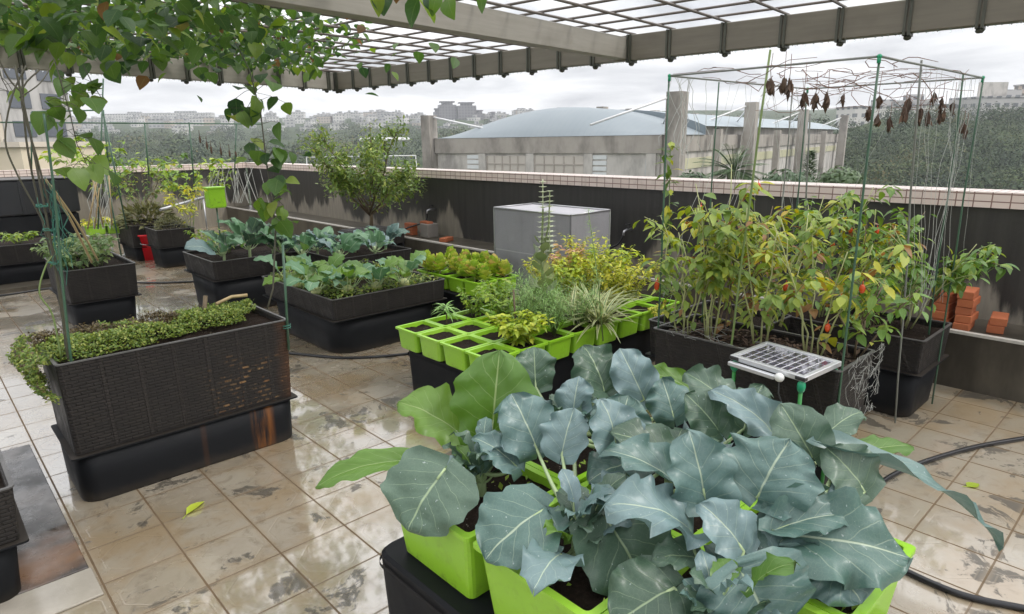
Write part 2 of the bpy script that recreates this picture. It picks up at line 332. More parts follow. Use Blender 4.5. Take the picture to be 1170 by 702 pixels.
def leaf_mat(name, stops, rough=0.45, trans=0.3, vein=(0.35, 0.42, 0.22), vein_amt=0.35, nv=6.0, bumpy=0.25, spec=0.5, coat=0.0, fine=30, blotch=None, vw=1.0, bloom=False):
    b = NB(name); at = b.n('ShaderNodeAttribute', attribute_name='tint'); tr, tg, tb = b.xyz(at.outputs['Color'])
    u, v, _ = b.xyz(b.uv()); col = b.ramp(tr, stops); P = b.pos()
    nz = b.noise(fine, 5, 0.65, P); col = b.mix(b.math('MULTIPLY', nz, 0.45), col, b.mix(1.0, col, (0.62, 0.66, 0.6), 'MULTIPLY'))
    if blotch: col = b.mix(b.math('MULTIPLY', b.step(b.noise(blotch[1], 4, 0.6, P), blotch[2], blotch[2]+0.12), 0.8), col, blotch[0])
    if bloom:
        wx = b.step(b.noise(9, 6, 0.7, P), 0.38, 0.70); col = b.mix(b.math('MULTIPLY', wx, 0.28), col, b.mix(1.0, col, (1.6, 1.5, 1.55), 'MULTIPLY')); col = b.mix(b.math('MULTIPLY', b.step(b.noise(90, 2, 0.5, P), 0.70, 0.76), 0.5), col, (0.5, 0.55, 0.55))
    U = b.math('ABSOLUTE', b.math('SUBTRACT', b.math('MULTIPLY', u, 2.0), 1.0))
    mid = b.step(U, 0.055*vw, 0.018*vw)
    wob = b.math('MULTIPLY', b.noise(16, 2, 0.5, P), 0.10)
    t = b.math('ADD', b.math('SUBTRACT', v, b.math('MULTIPLY', b.math('POWER', U, 0.85), 0.40)), wob)
    fr = b.math('ABSOLUTE', b.math('SUBTRACT', b.math('FRACT', b.math('MULTIPLY', t, nv)), 0.5))
    lat = b.math('MULTIPLY', b.step(fr, 0.065*vw, 0.012), b.step(U, 0.98, 0.55))
    if bloom:
        vq = b.n('ShaderNodeTexVoronoi', feature='DISTANCE_TO_EDGE'); vq.inputs['Scale'].default_value = 85; b.l(P, vq.inputs['Vector']); net_ = b.math('MULTIPLY', b.step(vq.outputs['Distance'], 0.08, 0.01), 0.05); col = b.mix(net_, col, vein)
    vv = b.math('MAXIMUM', b.math('MULTIPLY', mid, 1.0), b.math('MULTIPLY', lat, 0.36))
    if vein_amt > 0: col = b.mix(b.math('MULTIPLY', vv, vein_amt), col, vein)
    b.set(col, rough, spec, 0.0, coat, 0.15)
    if bumpy: b.bump(b.math('ADD', b.math('MULTIPLY', vv, -0.8), b.math('MULTIPLY', b.noise(fine*1.3, 3, 0.5, P), 0.6)), bumpy, 0.006)
    if trans > 0:
        tl = b.n('ShaderNodeBsdfTranslucent'); hs = b.n('ShaderNodeHueSaturation'); hs.inputs['Saturation'].default_value = 1.15; hs.inputs['Value'].default_value = 1.6; hs.inputs['Hue'].default_value = 0.485; b.l(col, hs.inputs['Color']); b.l(hs.outputs[0], tl.inputs[0])
        ms = b.n('ShaderNodeMixShader'); ms.inputs[0].default_value = trans; b.l(b.p.outputs[0], ms.inputs[1]); b.l(tl.outputs[0], ms.inputs[2]); b.l(ms.outputs[0], b.out.inputs[0])
    return b.m
M['broc_blue'] = leaf_mat('broccoli_leaf_blue', [(0, (0.065, 0.135, 0.11)), (0.5, (0.11, 0.19, 0.18)), (1, (0.175, 0.255, 0.27))], 0.46, 0.10, (0.48, 0.56, 0.40), 0.7, 5.0, 0.35, 0.6, 0.15, 26, vw=0.65, bloom=True)
M['broc_dark'] = leaf_mat('broccoli_leaf_dark', [(0, (0.04, 0.085, 0.05)), (0.5, (0.06, 0.115, 0.072)), (1, (0.095, 0.155, 0.11))], 0.48, 0.12, (0.38, 0.48, 0.28), 0.65, 5.0, 0.35, 0.6, 0.15, 26, vw=0.65, bloom=True)
M['broc_fresh'] = leaf_mat('broccoli_leaf_fresh', [(0, (0.085, 0.185, 0.03)), (0.5, (0.12, 0.235, 0.04)), (1, (0.17, 0.29, 0.055))], 0.42, 0.28, (0.42, 0.52, 0.24), 0.6, 5.5, 0.4, 0.5, 0.05, 26, vw=0.6)
M['petiole'] = simple('pale_leaf_stalk', (0.36, 0.46, 0.24), 0.4, 0.15, 20)
M['kale'] = leaf_mat('kale_leaf', [(0, (0.07, 0.17, 0.075)), (0.5, (0.12, 0.25, 0.13)), (1, (0.20, 0.34, 0.21))], 0.45, 0.18, (0.4, 0.5, 0.32), 0.6, 6, 0.35, 0.5, 0.0, 20)
M['vine'] = leaf_mat('vine_leaf', [(0, (0.022, 0.060, 0.020)), (0.4, (0.045, 0.105, 0.026)), (0.7, (0.095, 0.185, 0.034)), (0.9, (0.17, 0.26, 0.04)), (0.985, (0.23, 0.28, 0.05)), (1, (0.16, 0.095, 0.04))], 0.46, 0.42, (0.2, 0.28, 0.1), 0.3, 5, 0.3)
M['pepper'] = leaf_mat('pepper_leaf', [(0, (0.075, 0.15, 0.03)), (0.4, (0.15, 0.24, 0.045)), (0.72, (0.28, 0.36, 0.055)), (0.92, (0.50, 0.48, 0.05)), (0.985, (0.48, 0.34, 0.05)), (1, (0.27, 0.14, 0.05))], 0.48, 0.28, (0.3, 0.34, 0.12), 0.3, 6, 0.25, blotch=((0.44, 0.43, 0.06), 14, 0.62))
M['pepper_green'] = leaf_mat('green_pepper_leaf', [(0, (0.08, 0.17, 0.035)), (0.5, (0.14, 0.26, 0.05)), (0.85, (0.26, 0.36, 0.06)), (1, (0.42, 0.43, 0.06))], 0.46, 0.28, (0.3, 0.36, 0.14), 0.3, 6, 0.25)
M['citrus'] = leaf_mat('citrus_leaf', [(0, (0.10, 0.18, 0.04)), (0.5, (0.18, 0.28, 0.06)), (0.85, (0.29, 0.37, 0.085)), (1, (0.42, 0.46, 0.11))], 0.38, 0.25, (0.25, 0.3, 0.12), 0.25, 6, 0.2)
M['creeper'] = leaf_mat('creeping_leaf', [(0, (0.075, 0.14, 0.025)), (0.45, (0.16, 0.24, 0.045)), (0.8, (0.28, 0.34, 0.07)), (1, (0.40, 0.42, 0.12))], 0.5, 0.25, (0.2, 0.26, 0.1), 0.2, 4, 0.0)
M['creeper_red'] = leaf_mat('creeping_leaf_reddish', [(0, (0.06, 0.045, 0.02)), (0.6, (0.12, 0.085, 0.04)), (1, (0.17, 0.14, 0.05))], 0.5, 0.2, (0.2, 0.2, 0.1), 0.2, 4, 0.0)
M['seedling'] = leaf_mat('seedling_leaf', [(0, (0.10, 0.18, 0.07)), (0.5, (0.19, 0.28, 0.11)), (1, (0.30, 0.37, 0.16))], 0.5, 0.28, (0.3, 0.4, 0.2), 0.3, 5, 0.1)
M['chart'] = leaf_mat('chartreuse_leaf', [(0, (0.24, 0.36, 0.025)), (0.5, (0.40, 0.50, 0.04)), (1, (0.58, 0.60, 0.07))], 0.5, 0.28, (0.45, 0.5, 0.15), 0.3, 5, 0.1)
M['gold'] = leaf_mat('golden_leaf', [(0, (0.30, 0.38, 0.03)), (0.5, (0.52, 0.54, 0.05)), (1, (0.72, 0.64, 0.08))], 0.5, 0.25, (0.45, 0.45, 0.12), 0.2, 5, 0.0)
M['pink'] = leaf_mat('pinkish_yellow_leaf', [(0, (0.34, 0.34, 0.05)), (0.5, (0.52, 0.38, 0.10)), (0.75, (0.58, 0.30, 0.17)), (1, (0.60, 0.36, 0.26))], 0.5, 0.25, (0.5, 0.4, 0.2), 0.2, 5, 0.0)
M['succ'] = leaf_mat('succulent_leaf', [(0, (0.25, 0.44, 0.05)), (0.45, (0.42, 0.56, 0.08)), (0.78, (0.62, 0.60, 0.14)), (1, (0.72, 0.50, 0.20))], 0.35, 0.15, (0.4, 0.4, 0.1), 0.1, 4, 0.0)
M['paddle'] = leaf_mat('paddle_leaf', [(0, (0.16, 0.22, 0.09)), (0.6, (0.25, 0.31, 0.13)), (1, (0.34, 0.36, 0.15))], 0.4, 0.1, (0.4, 0.4, 0.2), 0.1, 4, 0.0)
M['dill'] = leaf_mat('feathery_leaf', [(0, (0.20, 0.38, 0.09)), (1, (0.36, 0.54, 0.20))], 0.5, 0.2, (0.3, 0.4, 0.2), 0.0, 4, 0.0)
M['varieg'] = leaf_mat('striped_leaf', [(0, (0.46, 0.48, 0.22)), (1, (0.62, 0.61, 0.34))], 0.4, 0.2, (0.07, 0.15, 0.045), 0.92, 0.0, 0.0, vw=9.5)
M['basil'] = leaf_mat('bright_herb_leaf', [(0, (0.15, 0.28, 0.03)), (0.5, (0.24, 0.37, 0.04)), (1, (0.38, 0.47, 0.06))], 0.45, 0.28, (0.3, 0.4, 0.1), 0.25, 5, 0.1)
M['dry'] = leaf_mat('dried_leaf', [(0, (0.045, 0.028, 0.018)), (0.6, (0.085, 0.05, 0.032)), (1, (0.15, 0.09, 0.055))], 0.75, 0.15, (0.15, 0.1, 0.06), 0.3, 4, 0.3)
M['moss'] = leaf_mat('moss_leaf', [(0, (0.07, 0.085, 0.025)), (0.5, (0.13, 0.13, 0.045)), (1, (0.20, 0.19, 0.07))], 0.6, 0.15, (0.2, 0.2, 0.1), 0.0, 4, 0.0)
M['palm'] = leaf_mat('palm_leaf', [(0, (0.05, 0.095, 0.04)), (1, (0.13, 0.19, 0.085))], 0.5, 0.2, (0.2, 0.25, 0.12), 0.0, 4, 0.0, fine=4)
M['far_leaf'] = leaf_mat('far_tree_leaf', [(0, (0.012, 0.027, 0.012)), (0.4, (0.030, 0.055, 0.020)), (0.75, (0.075, 0.105, 0.03)), (1, (0.14, 0.105, 0.04))], 0.9, 0.0, (0.2, 0.2, 0.1), 0.0, 4, 0.0, fine=0.6)
M['stem_g'] = simple('green_stem', (0.14, 0.20, 0.06), 0.5, 0.3, 25)
M['stem_b'] = simple('woody_stem', (0.13, 0.095, 0.055), 0.7, 0.3, 25, 0.3)
M['stem_d'] = simple('dark_vine_stem', (0.055, 0.052, 0.032), 0.6, 0.3, 25)
M['spike'] = simple('pale_flower_bract', (0.50, 0.55, 0.36), 0.5, 0.2, 30)
M['stem_y'] = simple('pale_stem', (0.38, 0.40, 0.18), 0.5, 0.2, 25)
M['fruit'] = simple('orange_red_pepper', (0.62, 0.075, 0.015), 0.25, 0.15, 12)
M['red'] = simple('red_plastic', (0.72, 0.012, 0.022), 0.3, 0.1, 6)
M['white'] = simple('white_plastic', (0.72, 0.72, 0.70), 0.35, 0.08, 8)
M['green_pole'] = simple('green_coated_pole', (0.04, 0.095, 0.055), 0.4, 0.3, 25, 0.2)
M['green_joint'] = simple('green_plastic_joint', (0.01, 0.26, 0.12), 0.35, 0.15, 20)
M['leg_green'] = simple('bright_green_leg', (0.02, 0.22, 0.035), 0.4, 0.25, 25)
M['grey_pole'] = simple('weathered_grey_pole', (0.17, 0.18, 0.16), 0.5, 0.35, 30, 0.2)
M['bamboo'] = simple('dry_bamboo', (0.36, 0.27, 0.14), 0.55, 0.25, 30, 0.2)
M['cord'] = simple('white_cord', (0.40, 0.41, 0.38), 0.6, 0.2, 30)
M['twine_g'] = simple('green_twine', (0.03, 0.14, 0.10), 0.5, 0.2, 30)
M['drystem'] = simple('dry_reddish_tendril', (0.16, 0.085, 0.06), 0.7, 0.3, 30)
M['hose'] = simple('black_hose', (0.012, 0.012, 0.014), 0.28, 0.3, 12)
M['metal'] = simple('galvanised_metal', (0.42, 0.42, 0.43), 0.35, 0.15, 15, 0.0, 0.5, 0.8)
M['dark'] = simple('dark_metal', (0.03, 0.03, 0.03), 0.4, 0.3, 15)

def mk_wood(name, c0, c1, rough=0.5, sc=(2, 26, 26)):
    b = NB(name); P = b.coord('Object'); n = b.noise(1.0, 6, 0.65, b.vmul(P, sc)); c = b.mix(n, c0, c1); lg = b.step(b.noise(1.6, 4, 0.6, P), 0.5, 0.7); c = b.mix(b.math('MULTIPLY', lg, 0.4), c, (0.10, 0.085, 0.06))
    b.set(c, rough, 0.5); b.bump(n, 0.25, 0.004); return b.m
M['beam'] = mk_wood('weathered_beam', (0.105, 0.093, 0.07), (0.20, 0.18, 0.138))
M['beam_pale'] = mk_wood('pale_beam', (0.19, 0.175, 0.145), (0.33, 0.31, 0.27), 0.45)
M['bar'] = simple('dark_lattice_bar', (0.11, 0.09, 0.075), 0.5, 0.3, 14, 0.2)
M['strap'] = simple('dark_green_strap', (0.055, 0.058, 0.042), 0.5, 0.3, 14, 0.3)
def mk_water():
    b = NB('water_drop'); b.set((0.9, 0.95, 0.95), 0.02, 0.5, ior=1.33); b.p.inputs['Transmission Weight'].default_value = 1.0; return b.m
M['drop'] = mk_water()

def mk_wall(axis, zoff, seed):
    b = NB('flaking_black_wall_' + ('right' if axis == 'y' else 'left')); P = b.pos(); x, y, z = b.xyz(P); a = y if axis == 'y' else x
    q = b.vec(b.math('MULTIPLY', a, 1.0), b.math('MULTIPLY', z, 0.16), float(seed)); q2 = b.vec(b.math('MULTIPLY', a, 6.0), b.math('MULTIPLY', z, 0.7), 3.0)
    st = b.noise(1.15, 5, 0.62, q); dr = b.noise(1.0, 5, 0.6, q2)
    lev = b.math('ADD', b.math('MULTIPLY', st, 1.7), b.math('MULTIPLY', dr, 0.16))
    fl = b.math('MULTIPLY', b.math('SUBTRACT', b.noise(1.0, 6, 0.7, b.vec(b.math('MULTIPLY', a, 22.0), b.math('MULTIPLY', z, 3.5), 5.0)), 0.5), 0.22); mask = b.math('MULTIPLY', b.step(b.math('SUBTRACT', b.math('ADD', lev, fl), b.math('MULTIPLY', z, 0.72)), zoff, zoff+0.12), 0.92)
    blk = b.mix(b.noise(1.0, 5, 0.6, b.vec(b.math('MULTIPLY', a, 14.0), b.math('MULTIPLY', z, 0.9), 1.0)), (0.011, 0.011, 0.011), (0.066, 0.062, 0.056))
    con = b.mix(b.noise(1.0, 5, 0.65, b.vec(b.math('MULTIPLY', a, 18.0), b.math('MULTIPLY', z, 1.5), 7.0)), (0.13, 0.112, 0.088), (0.33, 0.295, 0.235))
    b.set(b.mix(mask, blk, con), b.math('ADD', 0.35, b.math('MULTIPLY', mask, 0.35)), 0.4); b.bump(b.math('ADD', b.math('MULTIPLY', mask, -0.6), b.noise(20, 4, 0.6, P)), 0.25, 0.006); return b.m
M['wall_r'] = mk_wall('y', 0.40, 4); M['wall_l'] = mk_wall('x', 0.42, 9)
def mk_coping():
    b = NB('pink_white_coping_tile'); U = b.uv(); br = b.n('ShaderNodeTexBrick', offset=0.0); b.l(U, br.inputs['Vector']); br.inputs['Scale'].default_value = 1.0
    br.inputs['Brick Width'].default_value = 0.105; br.inputs['Row Height'].default_value = 0.052; br.inputs['Mortar Size'].default_value = 0.0045; br.inputs['Mortar Smooth'].default_value = 0.3
    br.inputs['Color1'].default_value = (0.60, 0.50, 0.44, 1); br.inputs['Color2'].default_value = (0.68, 0.58, 0.52, 1); br.inputs['Mortar'].default_value = (0.20, 0.12, 0.10, 1)
    d = b.noise(7, 5, 0.65, b.pos()); c = b.mix(b.math('MULTIPLY', b.step(d, 0.5, 0.75), 0.35), br.outputs[0], (0.25, 0.2, 0.17))
    b.set(c, 0.35, 0.5); b.bump(br.outputs['Fac'], -0.3, 0.004); return b.m
M['coping'] = mk_coping()
def mk_conc(name, c0, c1, sc=1.0, streak=True, rough=0.8):
    b = NB(name); P = b.pos(); x, y, z = b.xyz(P); n = b.noise(1.2*sc, 6, 0.65, P)
    c = b.mix(n, c0, c1)
    if streak:
        s = b.noise(1.0, 5, 0.65, b.vec(b.math('MULTIPLY', b.math('ADD', x, b.math('MULTIPLY', y, 0.7)), 1.1*sc), b.math('MULTIPLY', z, 0.22*sc), 0.0)); c = b.mix(b.math('MULTIPLY', b.step(s, 0.42, 0.68), 0.7), c, tuple(q*0.35 for q in c0))
    b.set(c, rough, 0.4); b.bump(b.noise(20*sc, 5, 0.6, P), 0.15, 0.01/sc); return b.m
M['ledge'] = mk_conc('damp_ledge_concrete', (0.055, 0.047, 0.036), (0.115, 0.10, 0.075), 3.0, True, 0.35)
M['ledge_edge'] = simple('pale_ledge_edge', (0.42, 0.40, 0.36), 0.5, 0.3, 14)
M['hall_conc'] = mk_conc('hall_stained_concrete', (0.30, 0.27, 0.235), (0.42, 0.385, 0.345), 0.5)
M['hall_pale'] = mk_conc('hall_pale_render', (0.46, 0.43, 0.395), (0.56, 0.53, 0.49), 0.5)
M['hall_panel'] = simple('hall_wall_panel', (0.48, 0.44, 0.39), 0.6, 0.12, 0.4)
M['hall_frame'] = simple('hall_panel_frame', (0.36, 0.32, 0.28), 0.6, 0.12, 0.4)
M['hall_roof'] = None
def mk_roof(k=1.0):
    b = NB('blue_metal_roof'); U = b.uv(); u, v, _ = b.xyz(U); seam = b.step(b.math('ABSOLUTE', b.math('SUBTRACT', b.math('FRACT', b.math('DIVIDE', v, 0.9)), 0.5)), 0.44, 0.48)
    n = b.noise(0.25, 5, 0.6, b.pos()); c = b.mix(n, tuple(q*k for q in (0.165, 0.20, 0.22)), tuple(q*k for q in (0.22, 0.25, 0.265))); c = b.mix(b.math('MULTIPLY', seam, 0.3), c, (0.13, 0.18, 0.21)); b.set(c, 0.5, 0.4); return b.m
M['hall_roof'] = mk_roof(); M['hall_roof_pale'] = mk_roof(1.3)
M['blue_win'] = simple('blue_window', (0.22, 0.42, 0.55), 0.3, 0.1, 1)
M['pale_louvre'] = simple('pale_louvre', (0.62, 0.64, 0.64), 0.4, 0.08, 1)
M['yellow_win'] = simple('yellowish_window', (0.50, 0.48, 0.32), 0.4, 0.12, 1)
M['steel_white'] = simple('white_stay_cable', (0.62, 0.62, 0.62), 0.4, 0.1, 1)
def mk_facade(name, c, wc, sx, sz, wx=0.5, wz=0.5):
    b = NB(name); U = b.uv(); u, v, _ = b.xyz(U)
    a = b.math('ABSOLUTE', b.math('SUBTRACT', b.math('FRACT', b.math('DIVIDE', u, sx)), 0.5)); d = b.math('ABSOLUTE', b.math('SUBTRACT', b.math('FRACT', b.math('DIVIDE', v, sz)), 0.5))
    wm = b.math('MULTIPLY', b.step(a, wx*0.5, wx*0.5-0.03), b.step(d, wz*0.5, wz*0.5-0.03)); n = b.noise(0.08, 4, 0.6, b.pos())
    b.set(b.mix(wm, b.mix(n, tuple(q*0.82 for q in c), c), wc), 0.6, 0.4); return b.m
M['house_a'] = mk_facade('pale_house_wall', (0.62, 0.60, 0.57), (0.16, 0.17, 0.18), 3.6, 3.2)
M['house_b'] = mk_facade('grey_house_wall', (0.42, 0.41, 0.40), (0.13, 0.14, 0.15), 4.0, 3.2, 0.6)
M['house_c'] = mk_facade('tan_house_wall', (0.50, 0.43, 0.36), (0.16, 0.15, 0.14), 3.2, 3.2)
M['tower_a'] = mk_facade('grey_tower_wall', (0.20, 0.19, 0.20), (0.09, 0.09, 0.10), 3.4, 3.1, 0.55, 0.55)
M['block_wall'] = mk_conc('block_grey_wall', (0.40, 0.385, 0.37), (0.50, 0.48, 0.46), 0.4)
M['block_beige'] = simple('block_beige_strip', (0.58, 0.51, 0.42), 0.6, 0.1, 0.5)
M['block_win'] = simple('block_dark_window', (0.11, 0.12, 0.14), 0.25, 0.2, 0.3)
M['cream_wall'] = simple('cream_low_wall', (0.62, 0.53, 0.40), 0.6, 0.12, 0.4)
def mk_hill():
    b = NB('wooded_hill_ground'); P = b.pos(); n = b.noise(0.05, 7, 0.7, P); c = b.ramp(n, [(0.3, (0.03, 0.05, 0.022)), (0.55, (0.06, 0.085, 0.035)), (0.8, (0.10, 0.11, 0.05))]); b.set(c, 0.9, 0.1); b.bump(b.noise(0.3, 5, 0.7, P), 1.0, 3.0); return b.m
M['hill'] = mk_hill()
def mk_brick():
    b = NB('red_brick'); P = b.coord('Object'); n = b.noise(30, 6, 0.7, P); w_ = b.n('ShaderNodeObjectInfo').outputs['Random']
    c = b.mix(n, (0.36, 0.10, 0.04), (0.50, 0.17, 0.075)); c = b.mix(b.math('MULTIPLY', w_, 0.4), c, (0.27, 0.08, 0.04)); b.set(c, 0.75, 0.3); b.bump(n, 0.3, 0.004); return b.m
M['brick'] = mk_brick()
def mk_mesh_net():
    b = NB('grey_insect_net'); U = b.uv(); u, v, _ = b.xyz(U); n = b.noise(3, 5, 0.6, b.coord('Object')); f = b.noise(140, 2, 0.5, b.coord('Object'))
    P_ = b.coord('Object'); zc = b.xyz(P_)[2]; sm_ = b.noise(1.0, 5, 0.65, b.vmul(P_, (9, 9, 1.6))); c = b.mix(n, (0.21, 0.205, 0.22), (0.33, 0.325, 0.34)); c = b.mix(b.math('MULTIPLY', b.step(sm_, 0.48, 0.7), 0.35), c, (0.17, 0.165, 0.165)); sl_ = b.step(b.math('ABSOLUTE', b.math('SUBTRACT', zc, 0.60)), 0.006, 0.003); c = b.mix(b.math('MULTIPLY', sl_, 0.6), c, (0.5, 0.5, 0.5)); c = b.mix(b.math('MULTIPLY', f, 0.35), c, (0.22, 0.22, 0.23)); b.set(c, 0.6, 0.3); b.bump(b.math('ADD', n, b.math('MULTIPLY', f, 0.2)), 0.5, 0.02); return b.m
M['net'] = mk_mesh_net()
M['net_pale'] = simple('pale_net_top', (0.40, 0.39, 0.41), 0.6, 0.08, 6)
def mk_cell():
    b = NB('solar_cell'); U = b.uv(); u, v, _ = b.xyz(U)
    w_ = b.noise(14, 3, 0.6, U); c = b.mix(w_, (0.022, 0.020, 0.045), (0.055, 0.045, 0.085))
    g = b.step(b.math('ABSOLUTE', b.math('SUBTRACT', b.math('FRACT', b.math('DIVIDE', v, 0.014)), 0.5)), 0.42, 0.48); c = b.mix(b.math('MULTIPLY', g, 0.6), c, (0.45, 0.45, 0.48))
    b.set(c, 0.12, 0.5, 0.0, 1.0, 0.03); return b.m
M['cell'] = mk_cell(); M['panel_white'] = simple('panel_white_backing', (0.70, 0.70, 0.71), 0.25, 0.05, 20, 0.0, 0.5, 0.0, 0.6); M['alu'] = simple('aluminium_frame', (0.62, 0.63, 0.65), 0.32, 0.08, 20, 0.0, 0.5, 0.6)
M['black_sheet'] = simple('black_sheet', (0.016, 0.017, 0.020), 0.35, 0.4, 3, 0.2)
def mk_slate():
    b = NB('wet_slate'); P = b.pos(); n = b.noise(3.2, 6, 0.65, P, 0.5); c = b.mix(b.step(n, 0.38, 0.66), (0.028, 0.027, 0.027), (0.15, 0.14, 0.135)); r_ = b.step(b.noise(2.0, 4, 0.6, b.vmul(P, (1, 1.3, 1))), 0.46, 0.66); c = b.mix(b.math('MULTIPLY', b.math('MULTIPLY', r_, b.step(b.xyz(P)[1], 3.4, 2.9)), 0.7), c, (0.22, 0.10, 0.035)); b.set(c, b.ramp(b.noise(5, 5, 0.65, P), [(0.35, 0.05), (0.65, 0.45)]), 0.6); b.bump(n, 0.3, 0.006); return b.m
M['mat_stone'] = mk_slate()
M['mat_old'] = mk_conc('wet_slate_mat', (0.075, 0.072, 0.072), (0.15, 0.145, 0.14), 3.0, False, 0.14)

# ------------------------------------------------------------------ setting: roof floor, ledge, walls
b = MB(); b.quad((-9, -5, 0), (4.94, -5, 0), (4.94, 14.0, 0), (-9, 14.0, 0)); tag(b.build('terrace_floor', M['floor']), kind='structure')

t = thing('raised_ledge', 'long damp concrete ledge along the foot of the right parapet', 'ledge', (4.94, 0, 0))
b = MB(); b.box(0, 0.75, -6, 14, 0, 0.372); b.build('ledge_body', M['ledge'], t)
b = MB(); b.box(-0.012, 0.03, -6, 14, 0.374, 0.392); b.build('ledge_edge', M['ledge_edge'], t)
def parapet(label, x0, x1, y0, y1, mat, axis):
    t = thing('parapet_wall', label, 'wall')
    b = MB(); b.box(x0, x1, y0, y1, -0.5, 1.155); b.build('wall_face', mat, t)
    b = MB(); e_ = 0.03; b.box(x0-e_, x1+e_, y0-e_, y1+e_, 1.155, 1.26); b.build('coping', M['coping'], t)
    return t
parapet('right parapet of flaking black waterproofing with pink tiled coping, behind the ledge', 5.46, 5.70, -6, 14.0, M['wall_r'], 'y')
parapet('left far parapet of peeling black paint with pale concrete showing', -14, 5.42, 14.0, 14.24, M['wall_l'], 'x')

# ------------------------------------------------------------------ pergola
pg = thing('pergola', 'weathered timber pergola roof with a lattice of dark bars over the garden', 'pergola')
BZ0, BZ1 = 2.40, 2.635
def beam(a, c, wd, mat, z0=BZ0, z1=BZ1, drops=True):
    a = Vector(a); c = Vector(c); d = (c-a); L = d.length; d.normalize(); ang = math.atan2(d.y, d.x); Mx = Matrix.Translation((a.x, a.y, 0)) @ Matrix.Rotation(ang, 4, 'Z')
    b = MB(); b.bevbox(0, L, -wd/2, wd/2, z0, z1, 0.006); o = b.build('beam', mat, pg); o.matrix_local = Mx
    if drops:
        b = MB()
        for side in (-1, 1):
            s = 0.0
            while s < L:
                b.blob((s, side*wd*0.46, z0-0.004), 0.006, 0.006, 0.010+rnd.random()*0.006, 6, 5, 0, 1); s += 0.035+rnd.random()*0.05
        tag(b.build('drip_row', M['drop'], o), kind='stuff')
    return o, Mx, L
A0, A1 = Vector((5.05, 9.23, 0)), Vector((6.25, -1.3, 0))
bo, bM, bL = beam(A0+(A0-A1).normalized()*0.06, A1, 0.11, M['beam'])
dirA = (A1-A0).normalized()
bl, blM, blL = beam((-4.6, 7.1, 0), (4.97, 9.21, 0), 0.10, M['beam_pale'])
b3, b3M, b3L = beam((-2.6, 3.28, 0), (5.55, 4.33, 0), 0.12, M['beam_pale'], BZ0+0.01, BZ1-0.02, False)
dirB = Vector((0.99, 0.128, 0)).normalized()
clips = [-0.32+0.06, 0.10, 0.50, 0.89, 1.30, 1.68, 2.09, 2.49, 2.89, 3.31, 3.73, 4.15, 4.58, 5.01, 5.44, 5.98, 6.50, 6.95, 7.43, 7.89, 8.4, 8.9, 9.4]
for s in clips:                                            # bars across, resting on the right beam
    if s < 0: s = 0.02
    p = A0 + dirA*s; q = p - dirB*9.5
    bb = MB(); bb.tube([p + dirB*0.07 + Vector((0, 0, BZ1+0.016)), (p+q)/2 + dirA*rnd.uniform(-.03, .03) + Vector((0, 0, BZ1+0.010)), q + dirA*rnd.uniform(-.05, .05) + Vector((0, 0, BZ1+0.016))], 0.0115, n=6); bb.build('lattice_bar', M['bar'], pg)
    wd = 0.062; d = dirA; n_ = Vector((-d.y, d.x, 0)); bb = MB(); Mx = Matrix.Translation((p.x, p.y, 0)) @ Matrix.Rotation(math.atan2(d.y, d.x), 4, 'Z')
    for sx in (-0.028, 0.006):
        bb.box(sx, sx+0.019, -0.068, 0.068, BZ0-0.022, BZ1+0.004, M=Mx)
    bb.blob((p.x, p.y, BZ0-0.03), 0.03, 0.03, 0.022, 8, 6, 0.2, 2)
    st = bb.build('strap', M['strap'], bo); st.matrix_parent_inverse = bM.inverted()
for k in range(23):                                        # bars along
    s = 0.17 + k*0.42
    p = A0 - dirB*s + Vector((0, 0, BZ1+0.044)); q = p + dirA*10.5
    p = p - dirA*0.1 - dirA*(0)
    bb = MB(); bb.tube([p + Vector((0, -0.1*0, 0)), (p+q)/2 + dirB*rnd.uniform(-.03, .03) - Vector((0, 0, 0.006)), q], 0.0105, n=6); bb.build('lattice_bar', M['bar'], pg)
    if k % 1 == 0:
        bb = MB(); tt = s/ (dirB.x) ; xx = p.x; yy = 9.21 + (xx-4.97)*0.2204
        Mx = Matrix.Translation((xx, yy, 0)) @ Matrix.Rotation(math.atan2(0.2204, 1), 4, 'Z')
        for sx in (-0.028, 0.006): bb.box(sx, sx+0.022, -0.07, 0.07, BZ0-0.02, BZ1+0.01, M=Mx)
        bb.blob((xx, yy, BZ0-0.03), 0.03, 0.03, 0.02, 8, 6, 0.2, 2)
        st = bb.build('strap', M['strap'], bl); st.matrix_parent_inverse = blM.inverted()

# ------------------------------------------------------------------ planters
def rrect(x0, x1, y0, y1, r, n=4):
    L = []
    for cx, cy, a0 in ((x1-r, y0+r, -90), (x1-r, y1-r, 0), (x0+r, y1-r, 90), (x0+r, y0+r, 180)):
        for k in range(n+1):
            a = R(a0+90*k/n); L.append(Vector((cx+r*math.cos(a), cy+r*math.sin(a), 0)))
    i = 2*(n+1) + n + 1                                  # start each loop at the front left corner so that u runs along the front face
    i = 3*(n+1) + n
    return L[i:] + L[:i]
def soil_sheet(w, d, z, nx=20, ny=14, amp=0.02):
    b = MB(); o = Vector((rnd.random()*40, rnd.random()*40, 0)); g = []
    for j in range(ny+1):
        for i in range(nx+1):
            x = -w/2 + w*i/nx; y = -d/2 + d*j/ny; g.append(b.vert((x, y, z + amp*noise.noise(Vector((x*9, y*9, 0))+o) + amp*0.6*noise.noise(Vector((x*30, y*30, 3))+o))))
    for j in range(ny):
        for i in range(nx):
            a = j*(nx+1)+i; b.face([g[a], g[a+1], g[a+nx+2], g[a+nx+1]], [(0, 0)]*4, 0, True)
    return b
